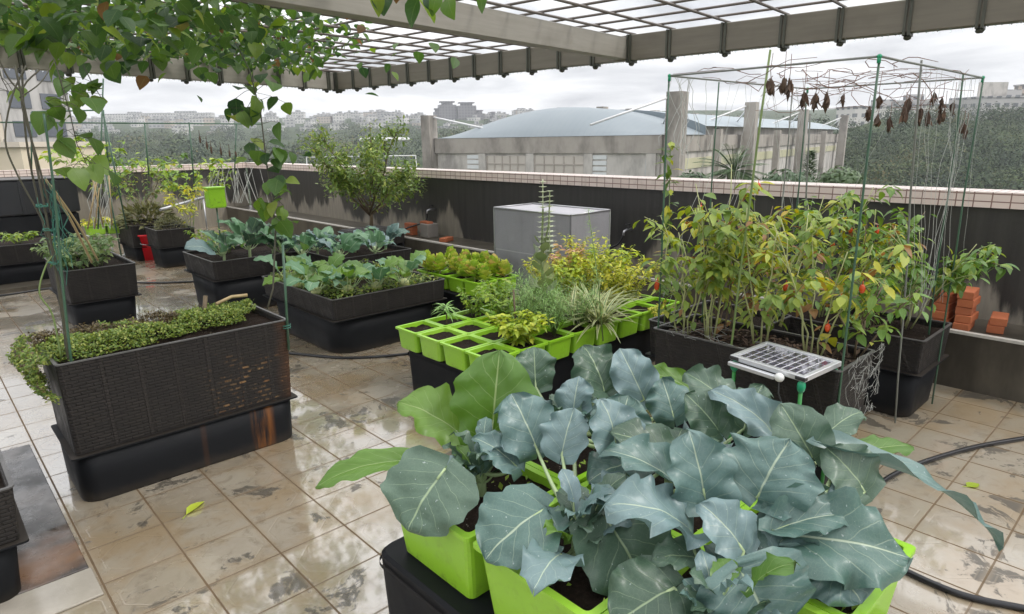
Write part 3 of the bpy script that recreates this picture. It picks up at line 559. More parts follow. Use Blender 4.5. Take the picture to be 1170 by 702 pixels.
def planter(label, x0, x1, y0, y1, zf, zt, worn=False, group='black wicker planters', inset=0.02, rb=0.10, rot=0.0, tap=1.0):
    w, d = x1-x0, y1-y0
    t = thing('wicker_planter', label, 'planter', ((x0+x1)/2, (y0+y1)/2, 0), rot, group)
    b = MB(); ins = inset
    loops = []
    for z, k in ((0.0, 0.026*tap), (0.012, 0.018*tap), (zf*0.5, 0.010*tap), (zf-0.002, 0.0)):
        loops.append((rrect(-w/2+ins+k, w/2-ins-k, -d/2+ins+k, d/2-ins-k, rb, 5), z))
    b.loft(loops, 0, None, True, True, False)
    for i in range(len(b.sm)-2): b.sm[i] = True
    b.build('base', M['base_rust'] if worn else M['base'], t)
    b = MB(); b.loft([(rrect(-w/2-.012, w/2+.012, -d/2-.012, d/2+.012, 0.012, 2), z) for z in (zf, zf+0.008)] , 0, None, True, True); b.build('flange', M['base'], t)
    b = MB(); o0 = rrect(-w/2+.012, w/2-.012, -d/2+.012, d/2-.012, 0.016, 2); o1 = rrect(-w/2, w/2, -d/2, d/2, 0.016, 2)
    i1 = rrect(-w/2+.018, w/2-.018, -d/2+.018, d/2-.018, 0.012, 2)
    b.loft([(o0, zf+0.012), (o1, zt), (i1, zt), (i1, zt-0.07)]); b.build('woven_box', M['weave_worn'] if worn else M['weave'], t)
    b = MB(); o2 = rrect(-w/2-.004, w/2+.004, -d/2-.004, d/2+.004, 0.016, 2); i2 = rrect(-w/2+.010, w/2-.010, -d/2+.010, d/2-.010, 0.012, 2)
    b.loft([(i2, zt+0.001), (o2, zt+0.001), (o2, zt+0.007), (i2, zt+0.007), (i2, zt+0.001)]); b.build('rim', M['rimgrey'], t)
    soil_sheet(w-0.034, d-0.034, zt-0.030).build('soil', M['soil'], t)
    return t
M['rimgrey'] = simple('worn_grey_rim', (0.075, 0.072, 0.07), 0.4, 0.6, 16)
P1 = planter('long dark wicker planter with rusty worn weave at its right end, creeping greens on top', 0.375, 1.45, 3.39, 3.90, 0.245, 0.70, True, inset=0.002, rb=0.085, tap=0.35)
P2 = planter('small two tier wicker planter of pale seedlings, beside the vine poles', 0.95, 1.52, 6.84, 7.85, 0.265, 0.57)
P4 = planter('wide wicker planter holding swollen kohlrabi and low clover', 2.28, 3.36, 4.48, 5.80, 0.30, 0.475, rb=0.2, inset=0.03)
P5 = planter('wicker planter with two tall kale plants leaning at its front edge', 2.10, 3.05, 6.50, 7.40, 0.345, 0.54, rb=0.14)
P5b = planter('wicker planter filled with a row of young broccoli, in front of the citrus tree', 3.12, 4.02, 5.95, 7.0, 0.33, 0.50, rb=0.14)
P6 = planter('small square wicker planter with a mossy mound, right of the red bucket', 2.46, 2.95, 9.68, 10.25, 0.27, 0.52, rb=0.06)
P6b = planter('low wicker planter of straggly brown grass, behind the red bucket', 2.35, 3.0, 10.55, 11.4, 0.2, 0.52, rb=0.06)
P3 = planter('long black planter at the left photo edge on a pale slab', -0.5, 1.42, 9.75, 10.7, 0.27, 0.50, rb=0.06)
P7a = planter('long wicker planter of yellowing peppers, tangled with white netting at its near end', 2.88, 3.30, 1.0, 1.98, 0.345, 0.64, rb=0.08)
P7b = planter('short wicker planter of peppers standing nearest the brick stacks', 4.12, 4.66, 1.0, 2.10, 0.29, 0.50, rb=0.07)
P7c = planter('wicker planter hidden among pepper leaves, between the two front pepper planters', 3.36, 4.08, 1.75, 2.35, 0.29, 0.52, rb=0.07)
P8 = planter('wicker planter corner with ochre stain cut by the left photo edge, on the slate mat', -0.62, 0.115, 2.78, 3.62, 0.24, 0.46, rb=0.06)
# slab under the far left planter, black tarpaulin boxes along the left wall
b = MB(); b.box(-2.2, 1.25, 9.42, 10.8, 0, 0.045); tag(b.build('stone_slab', M['ledge']), 'low grey slab under the long planter at the left photo edge', 'slab')
def blackbox(label, x0, x1, y0, y1, h, pl):
    t = thing('tarpaulin_bed', label, 'planter', ((x0+x1)/2, (y0+y1)/2, 0), 0, 'black sheeted beds along the left wall')
    w, d = x1-x0, y1-y0; b = MB(); b.bevbox(-w/2, w/2, -d/2, d/2, 0, h*0.52, 0.03); b.build('base', M['base'], t)
    b = MB(); b.bevbox(-w/2-.03, w/2+.03, -d/2-.03, d/2+.03, h*0.525, h, 0.02)
    for k in range(4):
        x = -w/2 + w*(k+0.5)/4; b.bevbox(x-0.02, x+0.02, -d/2-0.045, -d/2-0.026, h*0.53, h*0.99, 0.004)
    b.build('sheeted_box', M['black_sheet'], t)
    b = MB(); b.box(-w/2-.035, w/2+.035, -d/2-.035, d/2+.035, h+0.002, h+0.02); b.build('rim', M['dark'], t); return t
blackbox('tall black sheeted bed against the left wall below the cream building', 0.2, 2.15, 12.9, 13.95, 1.13, False)
blackbox('tall black sheeted bed at the far left, furthest from the red bucket', -2.4, 0.1, 12.9, 13.95, 1.12, False)
# slate mat on the floor at left
b = MB(); b.bevbox(-0.75, 0.293, 2.84, 4.37, 0.002, 0.012, 0.003); tag(b.build('stone_mat', M['mat_stone']), 'wet dark slate mat lying on the tiles at the left edge', 'mat')
b = MB(); b.bevbox(-0.75, 0.30, 2.62, 2.835, 0.001, 0.010, 0.002); tag(b.build('paving_strip', simple('wet_pale_stone', (0.33, 0.30, 0.25), 0.16, 0.3, 9, 0.2)), 'pale wet strip of paving in front of the slate mat', 'paving')

# ------------------------------------------------------------------ green pots
def pot_mesh(S, Hh, tap=0.82, lip=0.012, r=0.02):
    b = MB(); h = S/2
    def sq(k, rr): return rrect(-k, k, -k, k, rr, 3)
    b.loft([(sq(h*tap-0.006, r), 0), (sq(h*tap, r), 0.006), (sq(h-lip, r), Hh-0.016), (sq(h-lip*.9, r), Hh-0.014), (sq(h, r*.7), Hh-0.013), (sq(h, r*.7), Hh), (sq(h-lip*1.6, r*.7), Hh), (sq(h-lip*1.9, r*.7), Hh-0.04)], 0, None, True, False)
    return b
POTM = {}
def pot(label, x, y, z, S, Hh, group, soil=True, rz=0.0, drop=0.022):
    t = thing('square_pot', label, 'pot', (x, y, z), rz, group); k = (S, Hh)
    if k not in POTM:
        o = pot_mesh(S, Hh, lip=0.012 if S < 0.3 else 0.014).build('pot_shell', M['lime'], t); POTM[k] = o.data
    else:
        o = bpy.data.objects.new('pot_shell', POTM[k]); COL.objects.link(o); o.parent = t
    if soil: soil_sheet(S-0.045, S-0.045, Hh-drop, 10, 10, 0.012).build('soil', M['soil'], t)
    return t
def plinth(label, x0, x1, y0, y1, h, group='black plinths under the green pots', r=0.04):
    t = thing('pot_plinth', label, 'plinth', ((x0+x1)/2, (y0+y1)/2, 0), 0, group); w, d = x1-x0, y1-y0
    b = MB(); b.loft([(rrect(-w/2+.012, w/2-.012, -d/2+.012, d/2-.012, r, 4), 0), (rrect(-w/2, w/2, -d/2, d/2, r, 4), h-0.012), (rrect(-w/2+.01, w/2-.01, -d/2+.01, d/2-.01, r, 4), h)], 0, None, True, True)
    b.build('plinth_body', M['base'], t); b = MB(); b.loft([(rrect(-w/2-.006, w/2+.006, -d/2-.006, d/2+.006, r, 4), z) for z in (h-0.05, h-0.035)]); b.build('band', M['base'], t)
    return t
# seedling bed: 4 rows by 8
TX, TY, TP, TQ, TZ, TH = 2.27, 2.63, 0.238, 0.246, 0.305, 0.145
plinth('long black plinth under the big bed of seedling pots', 2.32, 4.10, 2.70, 3.56, TZ-0.002)
bedc = {}
CONT = {(0, 0): 'bare soil', (0, 1): 'bare soil', (0, 2): 'bare soil', (0, 3): 'bare soil', (1, 0): 'a leafy bush', (1, 1): 'bare soil', (1, 2): 'bare soil', (1, 3): 'an umbrella seedling'}
for i in range(8):
    for j in range(4):
        c = CONT.get((i, j), 'growing plants')
        lab = 'lime pot of %s, %s from left in the %s row from the broccoli' % (c, ORD[i], ORD[j])
        pot(lab, TX+TP*(i+.5), TY+TQ*(j+.5), TZ, min(TP, TQ)-0.001, TH, 'lime green pots of the seedling bed')
# succulent bed
plinth('black plinth under the pots of yellow green succulents', 3.50, 4.02, 4.30, 5.12, 0.32)
for i in range(2):
    for j in range(4):
        pot('lime succulent pot in the %s row, %s counted from the grey cage' % (['front', 'back'][i], ORD[3-j]), 3.50+0.262*(i+.5)-0.02, 4.22+0.23*(j+.5)-0.02, 0.325, 0.228, 0.135, 'lime green pots of the succulent bed')
# broccoli pots in front
plinth('large black plinth under the six broccoli pots', 0.955, 1.84, 0.30, 1.72, 0.335, r=0.05)
bnames = [['nearest the lens at left', 'nearest the lens at right'], ['in the middle at left', 'in the middle at right'], ['farthest at left under the fresh leaves', 'farthest at right beside the seedling bed']]
for j, y in enumerate((0.60, 1.025, 1.465)):
    for i, x in enumerate((1.19, 1.615)):
        pot('large lime green planter of broccoli, %s' % bnames[j][i], x, y, 0.335, 0.422, 0.245, 'large lime broccoli pots', drop=0.03)
# two green pots far left and a lime box near the left wall
for lab, px, py in (('lime green pot on a pale stand, left of the pair behind the seedlings', 110, 268), ('lime green pot on a pale stand, right of the pair behind the seedlings', 132, 266)):
    p = Z(px, py, 0.36); pot(lab, p.x, p.y, 0.36, 0.26, 0.14, 'pair of lime pots behind the seedlings')
    t = thing('pot_stand', lab.replace('lime green pot on a pale stand', 'pale stand under the lime pot'), 'stand', (p.x, p.y, 0), 0, 'pot stands behind the seedlings')
    for sx in (-1, 1):
        b = MB(); b.tube([(sx*.08, 0, 0.015), (sx*.07, 0, 0.352)], 0.012); b.build('leg', M['white'], t)
    b = MB(); b.bevbox(-.12, .12, -.09, .09, 0.345, 0.357, .004); b.bevbox(-.1, .1, -.05, .05, 0, 0.015, .004); b.build('plate', M['white'], t)
p = PY(246, 226, 10.2)
t = thing('lime_box', 'bright lime box hung against the left wall behind the kale', 'box', (p.x, p.y, p.z))
b = MB(); b.bevbox(-.12, .12, -.09, .09, -.15, .15, .015); b.build('box_body', M['lime'], t)
b = MB(); b.bevbox(-.13, .13, -.10, .10, .13, .16, .008); b.build('lid', M['lime'], t)
b = MB(); b.tube([(0, 0, -.15), (0, 0, -p.z)], 0.012); b.build('post', M['green_pole'], t)
# red bucket
p = Z(170, 297); t = thing('red_bucket', 'small red tapered bucket on the wet tiles', 'bucket', (p.x, p.y, 0))
b = MB(); NS = 18
def circ(r, n=NS): return [Vector((r*math.cos(2*PI*k/n), r*math.sin(2*PI*k/n), 0)) for k in range(n)]
b.loft([(circ(.085), 0), (circ(.135), .36), (circ(.15), .362), (circ(.15), .385), (circ(.135), .385), (circ(.08), .03)], 0, None, True, True, True); b.build('bucket_body', M['red'], t)
b = MB(); b.tube([(-.145, 0, .37), (-.14, -.02, .30), (-.09, -.10, .25), (0, -.145, .23), (.09, -.10, .25), (.14, -.02, .30), (.145, 0, .37)], .005); b.build('handle', M['metal'], t)
# grey net cage
t = thing('net_cage', 'tall grey insect net cage box in front of the right wall', 'cage', (4.53, 4.335, 0))
def bulge(u0, u1, z0, z1, axis, c, sgn):
    b = MB(); n = 24; g = []
    for j in range(n+1):
        for i in range(n+1):
            u = u0+(u1-u0)*i/n; z = z0+(z1-z0)*j/n; q = c + sgn*(0.022*(noise.noise(Vector((u*4, z*2.5, c*3)))-0.5)+0.008*noise.noise(Vector((u*14, z*5, c*7))))*math.sin(PI*i/n)*math.sin(PI*j/n)
            g.append(b.vert((q, u, z) if axis == 'x' else (u, q, z)))
    for j in range(n):
        for i in range(n):
            a = j*(n+1)+i; b.face([g[a], g[a+1], g[a+n+2], g[a+n+1]], [(0, 0)]*4, 0, True)
    return b
for u0, u1, ax, c, sg in ((-.505, .505, 'x', -.27, -1), (-.505, .505, 'x', .27, 1), (-.27, .27, 'y', -.505, -1), (-.27, .27, 'y', .505, 1)):
    bulge(u0, u1, 0.0, 1.0, ax, c, sg).build('net_panel', M['net'], t)
b = MB(); n = 8; g = []
for j in range(n+1):
    for i in range(n+1): g.append(b.vert((-.27+.54*i/n, -.505+1.01*j/n, 1.0-0.03*math.sin(PI*i/n)*math.sin(PI*j/n))))
for j in range(n):
    for i in range(n): a = j*(n+1)+i; b.face([g[a], g[a+1], g[a+n+2], g[a+n+1]], None, 0, True)
b.build('net_top', M['net_pale'], t)
for sx in (-1, 1):
    for sy in (-1, 1):
        b = MB(); b.tube([(sx*.27, sy*.505, 0), (sx*.27, sy*.505, 1.005)], .008); b.build('corner_pole', M['grey_pole'] if sx > 0 or sy > 0 else M['dark'], t)
for a, c in (((-.27, -.505), (.27, -.505)), ((.27, -.505), (.27, .505)), ((.27, .505), (-.27, .505)), ((-.27, .505), (-.27, -.505))):
    b = MB(); b.tube([(a[0], a[1], 1.005), (c[0], c[1], 1.005)], .009); b.build('top_pole', M['metal'], t)
# ------------------------------------------------------------------ solar panel
SPZ = 0.665
sc_ = [Z(838, 404, SPZ), Z(873, 391, SPZ+.012), Z(957, 410, SPZ+.012), Z(925, 435, SPZ)]
s0 = (sc_[0]+sc_[1]+sc_[2]+sc_[3])/4; vx = ((sc_[3]+sc_[2])-(sc_[0]+sc_[1])); vx.z = 0; lx_ = vx.length/2; vx.normalize(); vy = Vector((-vx.y, vx.x, 0)); ly_ = ((sc_[1]+sc_[2])-(sc_[0]+sc_[3])).length/2
t = thing('solar_panel', 'small white framed solar panel on green legs beside the long pepper planter', 'solar panel', (s0.x, s0.y, 0), math.atan2(vx.y, vx.x))
hx, hy = lx_/2, ly_/2; rt = Matrix.Translation((0, 0, SPZ)) @ Matrix.Rotation(R(3), 4, 'X')
b = MB()
b.bevbox(-hx, hx, -hy, -hy+.022, -.018, .006, .002, M=rt); b.bevbox(-hx, hx, hy-.022, hy, -.018, .006, .002, M=rt); b.bevbox(-hx, -hx+.02, -hy+.0225, hy-.0225, -.018, .006, .002, M=rt); b.bevbox(hx-.02, hx, -hy+.0225, hy-.0225, -.018, .006, .002, M=rt); b.build('frame', M['alu'], t)
b = MB(); b.box(-hx+.021, hx-.021, -hy+.023, hy-.023, -.012, -.002, M=rt); b.build('backing', M['panel_white'], t)
nx_, ny_ = 9, 4; cw, ch = (2*hx-.052)/nx_, (2*hy-.055)/ny_
b = MB()
for i in range(nx_):
    for j in range(ny_):
        x, y = -hx+.026+cw*i, -hy+.0275+ch*j; b.box(x+.004, x+cw-.004, y+.004, y+ch-.004, -.0015, .0005, M=rt)
tag(b.build('solar_cells', M['cell'], t))
for sx, sy in ((-1, -1), (1, -1), (-1, 1), (1, 1)):
    b = MB(); b.tube([(sx*(hx-.02), sy*(hy-.01), 0), (sx*(hx-.02), sy*(hy-.01), SPZ-.04)], .0085, n=8); lg = b.build('leg', M['leg_green'], t)
    b = MB(); b.blob((sx*(hx-.02), sy*(hy-.01), SPZ-.052), .019, .019, .03, 8, 6, .15, 3); b.build('joint', M['green_joint'], lg)
b = MB(); b.bevbox(-hx+.01, .06, -hy-.03, -hy-.008, SPZ-.045, SPZ-.025, .003); b.build('cross_bar', M['alu'], t)
b = MB(); b.blob((.08, -hy-.016, SPZ-.03), .022, .02, .02, 10, 8, 0, 1); b.build('lamp_knob', M['white'], t)
b = MB(); b.tube([(.08, -hy-.016, SPZ-.045), (.085, -hy-.02, SPZ-.10), (.11, -hy-.02, SPZ-.15), (.15, -hy-.01, SPZ-.155)], .003); b.build('cable', M['dark'], t)
for sx in (-1, 1):
    b = MB(); b.bevbox(sx*(hx-.022)-.024, sx*(hx-.022)+.024, -hy-.004, -hy+.018, SPZ-.022, SPZ-.004, .003); b.build('clip', M['dark'], t)

# ------------------------------------------------------------------ trellis
TRZ = 1.945
t = thing('trellis_frame', 'green pole trellis frame over the pepper planters, strung with dry tendrils', 'trellis', (2.9, 1.0, 0))
cx0, cx1, cy0, cy1 = 0.0, 1.58, 0.0, 0.96
def wpole(p, q, r, mat, name='pole'):
    b = MB(); p = Vector(p); q = Vector(q); pts = [p.lerp(q, k/6) + Vector((rnd.uniform(-.004, .004), rnd.uniform(-.004, .004), 0)) for k in range(7)]; b.tube(pts, r, n=7); return b.build(name, mat, t)
for x, y in ((cx0, cy0), (cx0, cy1), (cx1, cy0), (cx1, cy1)):
    wpole((x+rnd.uniform(-.01, .01), y, 0.02), (x, y, TRZ), .005, M['green_pole'])
for a, c in (((cx0, cy0), (cx0, cy1)), ((cx0, cy0), (cx1, cy0)), ((cx1, cy0), (cx1, cy1)), ((cx0, cy1), (cx1, cy1))):
    wpole((a[0], a[1], TRZ), (c[0], c[1], TRZ), .005, M['grey_pole'], 'top_rail')
for x, y in ((cx0, cy0), (cx0, cy1), (cx1, cy0), (cx1, cy1)):
    b = MB(); b.blob((x, y, TRZ), .010, .010, .010, 8, 6, .15, 3); b.tube([(x, y, TRZ), (x, y, TRZ-.025)], .0075); b.build('joint', M['green_joint'], t)
for (px0, py0, px1, py1, y, mt, r) in ((822, 94, 800, 395, 1.9, 'green_pole', .004), (880, 57, 853, 260, 1.5, 'bamboo_g', .0055), (905, 106, 892, 260, 2.0, 'grey_pole', .0045), (1052, 69, 1036, 300, 1.02, 'grey_pole', .005), (1101, 84, 1072, 300, 1.03, 'green_pole', .005), (925, 130, 920, 260, 2.0, 'grey_pole', .006)):
    if mt == 'bamboo_g': mt = 'stem_g'
    a = PY(px0, py0, y); c = PY(px1, py1, y+.02); dd = (c-a); c = a + dd*((0.02-a.z)/dd.z)
    wpole(a-Vector((2.9, 1.0, 0)), c-Vector((2.9, 1.0, 0)), r, M[mt])
b = MB()
for k in range(46):
    x = rnd.uniform(0, 1.58); y = rnd.uniform(0, .96); pts = [Vector((x, y, TRZ+rnd.uniform(-.06, .02)))]; d = Vector((rnd.uniform(-1, 1), rnd.uniform(-1, 1), rnd.uniform(-.25, .1)))
    for q in range(7):
        d += Vector((rnd.uniform(-.6, .6), rnd.uniform(-.6, .6), rnd.uniform(-.35, .35))); nxt = pts[-1] + d.normalized()*.07
        nxt.x = min(max(nxt.x, -.04), 1.62); nxt.y = min(max(nxt.y, -.04), 1.0); nxt.z = min(max(nxt.z, TRZ-.16), TRZ+.015); pts.append(nxt)
    b.tube(pts, .0022, .0012, 4, caps=False)
tag(b.build('dry_tendrils', M['drystem'], t), kind='stuff')
b = MB()
for k in range(26):                                      # diagonal white netting hanging down the far and right sides
    side = rnd.random()
    if side < .5: p0 = Vector((rnd.uniform(.6, 1.58), cy1, TRZ)); p1 = Vector((p0.x+rnd.choice((-1, 1))*rnd.uniform(.25, .7), cy1, .75))
    elif side < .85: p0 = Vector((rnd.uniform(.5, 1.58), cy0, TRZ)); p1 = Vector((p0.x+rnd.choice((-1, 1))*rnd.uniform(.1, .4), cy0, .7))
    else: p0 = Vector((cx1, rnd.uniform(0, .96), TRZ)); p1 = Vector((cx1, p0.y+rnd.choice((-1, 1))*rnd.uniform(.1, .5), .65))
    pts = [p0.lerp(p1, q/8)+Vector((rnd.uniform(-.012, .012), rnd.uniform(-.012, .012), 0)) for q in range(9)]
    b.tube(pts, .0009, n=4, caps=False)
for k in range(4):
    x = 1.36+rnd.uniform(-.14, .2); pts = [Vector((x+rnd.uniform(-.02, .02), cy0+.05+rnd.uniform(-.03, .03), TRZ-.15*q)) for q in range(9)]; b.tube(pts, .0012, n=4, caps=False)
for k in range(10):
    x = rnd.uniform(0, .35); pts = [Vector((x, cy1, TRZ))]
    for q in range(6): pts.append(pts[-1]+Vector((rnd.uniform(-.05, .05), rnd.uniform(-.03, .03), -rnd.uniform(.03, .09))))
    b.tube(pts, .0014, n=4, caps=False)
tag(b.build('netting', M['cord'], t), kind='stuff')
# dried pods hanging from the trellis
podpx = [(881, 98), (896, 97), (902, 99), (919, 112), (932, 116), (945, 115), (964, 116), (1005, 118), (1003, 140), (1034, 130), (1039, 120), (1052, 132), (1061, 136), (1068, 113), (1077, 120), (1079, 135), (1074, 138), (1090, 124), (1101, 148), (1104, 155), (993, 132), (1017, 142)]
pod0 = None
for k, (px, py) in enumerate(podpx):
    y = rnd.uniform(1.12, 1.8) if px < 985 else rnd.uniform(1.02, 1.3)
    p = PY(px, py-8, y)
    t = thing('dried_pod', 'shrivelled brown dry leaf bundle hanging from the green trellis', 'dried leaves', (p.x, p.y, p.z), rnd.random()*6, 'dry brown bundles hanging from the trellis')
    b = MB(); b.tube([(0, 0, .06+rnd.random()*.05), (.004, 0, .03), (0, 0, 0)], .0014, n=4); b.build('stalk', M['drystem'], t)
    b = MB(); H = rnd.uniform(.05, .085)
    b.blob((0, 0, -H*.5), .008+rnd.random()*.006, .006+rnd.random()*.004, H*.5, 10, 9, .7, 4.5)
    for q in range(7): b.leaf((rnd.uniform(-.008, .008), rnd.uniform(-.008, .008), -H*rnd.uniform(0, .4)), (rnd.uniform(-.35, .35), rnd.uniform(-.35, .35), -1), (rnd.uniform(-1, 1), rnd.uniform(-1, 1), .2), H*rnd.uniform(.5, 1.0), .018, .25, .7, 3, mi=0)
    b.build('withered_leaf', M['dry'], t)

# ------------------------------------------------------------------ bricks on the ledge
BM = MB(); BM.bevbox(-.10, .10, -.046, .046, 0, .053, .004)
bk0 = None
def brick(x, y, z, rz, label, group):
    global bk0
    if bk0 is None: o = bk0 = BM.build('red_brick', M['brick'])
    else: o = bk0.copy(); COL.objects.link(o)
    o.location = (x, y, z); o.rotation_euler = (0, 0, rz); tag(o, label, 'brick', group)
LZ = 0.373
for k in range(5): brick(5.12+rnd.uniform(-.01, .01), 1.03+rnd.uniform(-.01, .01), LZ+.054*k, R(4+rnd.uniform(-4, 4)), 'red brick in the tall stack at the right, %s from the ledge up' % ORD[k], 'bricks stacked on the ledge')
for k in range(6): brick(5.14+rnd.uniform(-.01, .01), 1.16+rnd.uniform(-.01, .01), LZ+.054*k, R(-3+rnd.uniform(-4, 4)), 'red brick in the stack partly behind pepper leaves, %s from the ledge up' % ORD[k], 'bricks stacked on the ledge')
for k in range(2): brick(5.20, 0.86+rnd.uniform(-.01, .01), LZ+.054*k, R(8), 'red brick of the low pair at right, %s' % ['lying on the ledge', 'lying on top'][k], 'bricks stacked on the ledge')
for px, py, n, lab in ((488, 270, 4, 'tall brick pile near the hose tap'), (470, 268, 3, 'brick pile beside the citrus tree')):
    p = PX(px, py, 5.2)
    for k in range(n): brick(5.2, p.y, LZ+.054*k, R(85+rnd.uniform(-4, 4)), 'red brick in the %s, %s from the ledge up' % (lab, ORD[k]), 'bricks stacked on the ledge')
p = PX(495, 268, 5.15); brick(5.14, p.y-0.3, LZ, R(20), 'single red brick lying in front of the hose tap on the ledge', 'bricks stacked on the ledge')
p = PX(477, 262, 5.2); b = MB(); b.bevbox(-.09, .09, -.09, .09, 0, .19, .01); o = b.build('concrete_block', M['hall_conc']); o.location = (5.22, p.y-.25, LZ); tag(o, 'pale concrete block on the ledge between two brick piles', 'block')

# ------------------------------------------------------------------ taps and hoses
def tap(label, px, py):
    p = PX(px, py, 5.46); t = thing('wall_tap', label, 'tap', (p.x, p.y, p.z), 0, 'taps on the right parapet')
    b = MB(); b.tube([(0, 0, 0), (-.09, 0, 0), (-.13, 0, -.01), (-.14, 0, -.05)], .013); b.build('spout', M['metal'], t)
    b = MB(); b.tube([(-.07, 0, 0), (-.07, 0, .045)], .008); b.bevbox(-.11, -.03, -.008, .008, .045, .06, .003); b.build('handle', M['dark'], t); return p
tp1 = tap('metal tap on the dark wall above the brick piles', 497, 239); tp2 = tap('metal tap on the dark wall right of the grey cage', 722, 262)
def smooth(pts, n=6):
    pts = [Vector(p) for p in pts]; o = []
    for i in range(len(pts)-1):
        a, b_, c, d = pts[max(i-1, 0)], pts[i], pts[i+1], pts[min(i+2, len(pts)-1)]
        for k in range(n):
            q = k/n; o.append(0.5*((2*b_)+(c-a)*q+(2*a-5*b_+4*c-d)*q*q+(3*b_-a-3*c+d)*q**3))
    return o+[pts[-1]]
def hose(label, pts, r=.011):
    b = MB(); b.tube(smooth(pts), r, n=9); tag(b.build('garden_hose', M['hose']), label, 'hose', 'black garden hoses')
g = lambda px, py: Z(px, py, .012)
hose('thick black hose looping over the tiles at the right photo edge', [g(1270, 486), g(1170, 501), g(1110, 512), g(1050, 530), g(1012, 548), g(985, 575), g(978, 605), g(1000, 632), g(1040, 655), g(1100, 680), g(1170, 695), g(1260, 712)], .0125)
hose('thin black hose lying under the kohlrabi planter', [g(300, 402), g(335, 404), g(365, 407), g(400, 409), g(450, 406), g(520, 398)], .010)
hose('black hose crossing the wet tiles before the red bucket', [g(90, 322), g(160, 323), g(190, 323), g(216, 322), g(300, 318)], .011)
hose('black hose along the slab at the left photo edge', [g(-40, 341), g(0, 338), g(40, 332), g(68, 328)], .012)
tv = lambda p: Vector((p.x-.14, p.y, p.z-.05))
hose('black hose hanging from the tap above the brick piles', [tv(tp1), tv(tp1)+Vector((-.03, .03, -.12)), Vector((5.0, tp1.y+.15, .45)), Vector((4.86, tp1.y-.1, .25)), Vector((4.7, tp1.y-.6, .03)), Vector((4.4, tp1.y-1.0, .012))], .010)
hose('black hose hanging from the tap right of the grey cage', [tv(tp2), tv(tp2)+Vector((-.04, .05, -.10)), Vector((5.2, tp2.y+.25, .5)), Vector((4.85, tp2.y+.3, .42)), Vector((4.5, tp2.y-.5, .3)), Vector((4.2, tp2.y-.8, .02))], .010)
# silver bar at far left, stick in the front planter
t0, t1 = PY(183, 240, 10.4), PY(232, 226, 11.2); b = MB(); b.tube([t0, t1], .022, n=8); b.tube([t1-Vector((0, 0, 0.01)), (t1.x, t1.y, 0)], .012, n=6); tag(b.build('metal_rail', M['metal']), 'slanting silver metal bar propped above the far planters', 'metal bar')
# fallen leaves
b = MB(); p = Z(213, 588, .006); b.leaf(p, (.8, .5, .08), (0, 0, 1), .12, .05, .1, .5, 4, (0.6, .5, 0)); b.tube([p, p+Vector((-.025, -.03, .002))], .002, n=5); tag(b.build('fallen_leaf', M['chart']), 'curled yellow leaf fallen on the tiles before the worn planter', 'fallen leaf')
b = MB(); p = Z(1105, 556, .005); b.leaf(p, (1, -.45, .03), (0, 0, 1), .08, .05, .05, .15, 4, (0.3, .5, 0)); b.tube([p, p+Vector((-.02, .015, .002))], .0015, n=5); tag(b.build('fallen_leaf', M['chart']), 'light green leaf fallen on the tiles at the right beside the hose', 'fallen leaf')
# ------------------------------------------------------------------ big broccoli-type leaves
def big_leaf(mb, base, tip, hw, up, arch=0.12, fold=0.25, wave=0.10, nu=12, nv=16, seed=0.0, shape='broc', t=None, mi=0, curl=0.0, thick=True):
    base = Vector(base); tip = Vector(tip); L = (tip-base).length; T = (tip-base)/L; S = T.cross(up)
    if S.length < 1e-3: S = T.orthogonal()
    S.normalize(); N = S.cross(T); t = t or (rnd.random(), rnd.random(), 0); g = []
    o = Vector((seed*7.3, seed*3.1, seed*1.7)); w_ = wave*hw*2.3
    for j in range(nv+1):
        v = j/nv
        if shape == 'broc': pr = (math.sin(PI*min(1, v*0.90+0.105))**0.52) * (1.0-0.06*v) if 0 < v < 1 else 0.02
        elif shape == 'kale': pr = (math.sin(PI*min(1, v**0.9*0.94+0.05))**0.7) if 0 < v < 1 else .02
        else: pr = math.sin(PI*v)**0.8 if 0 < v < 1 else .02
        bow = arch*L*(4*v*(1-v)); dr = -curl*L*v*v
        c = base + T*(L*v) + N*(bow+dr)
        for i in range(nu+1):
            u = -1+2*i/nu; au = abs(u)
            ed = 1 + 0.16*noise.noise(Vector((v*4.5, math.copysign(1, u)*2.0, 0))+o)*au + 0.06*math.sin(v*23+seed*9+math.copysign(1, u))*au*au
            x = u*hw*pr*ed
            back = -0.34*L*(au**1.6)*max(0, 0.45-v)*1.3 if shape == 'broc' else 0          # basal lobes sweep back
            fw = w_*((au**1.6)*noise.noise(Vector((v*2.6, u*1.2, 3))+o)*0.9 + (au**4)*(1.15*noise.noise(Vector((v*8, math.copysign(2, u), 7))+o)+0.42*math.sin(v*19+seed*5+2.2*math.copysign(1, u))))
            q = 0.007*hw/0.1*noise.noise(Vector((u*3.5, v*5.5, 9))+o)
            dome = fold*abs(x)-0.35*(au**2)*hw*fold
            cr = 0.0025*hw/0.1*(math.cos(2*PI*5.0*(v-0.40*au**0.85)))*min(1, au*3)*(1-au)*1.6
            g.append(mb.vert(c + S*x*(1-0.12*fold) + T*back + N*(dome+fw+q-cr), t))
    for j in range(nv):
        for i in range(nu):
            a = j*(nu+1)+i
            mb.face([g[a], g[a+1], g[a+nu+2], g[a+nu+1]], [(i/nu, j/nv), ((i+1)/nu, j/nv), ((i+1)/nu, (j+1)/nv), (i/nu, (j+1)/nv)], mi, True)
def petiole(mb, a, c, r0=.009, r1=.005, sag=0.03, mi=1, into=None):
    a = Vector(a); c = Vector(c); pts = []
    for k in range(8):
        q = k/7; p = a.lerp(c, q); p.z -= sag*math.sin(PI*q); pts.append(p)
    if into is not None: pts.append(Vector(into))
    mb.tube(pts, r0, r1*0.7, 7, mi)
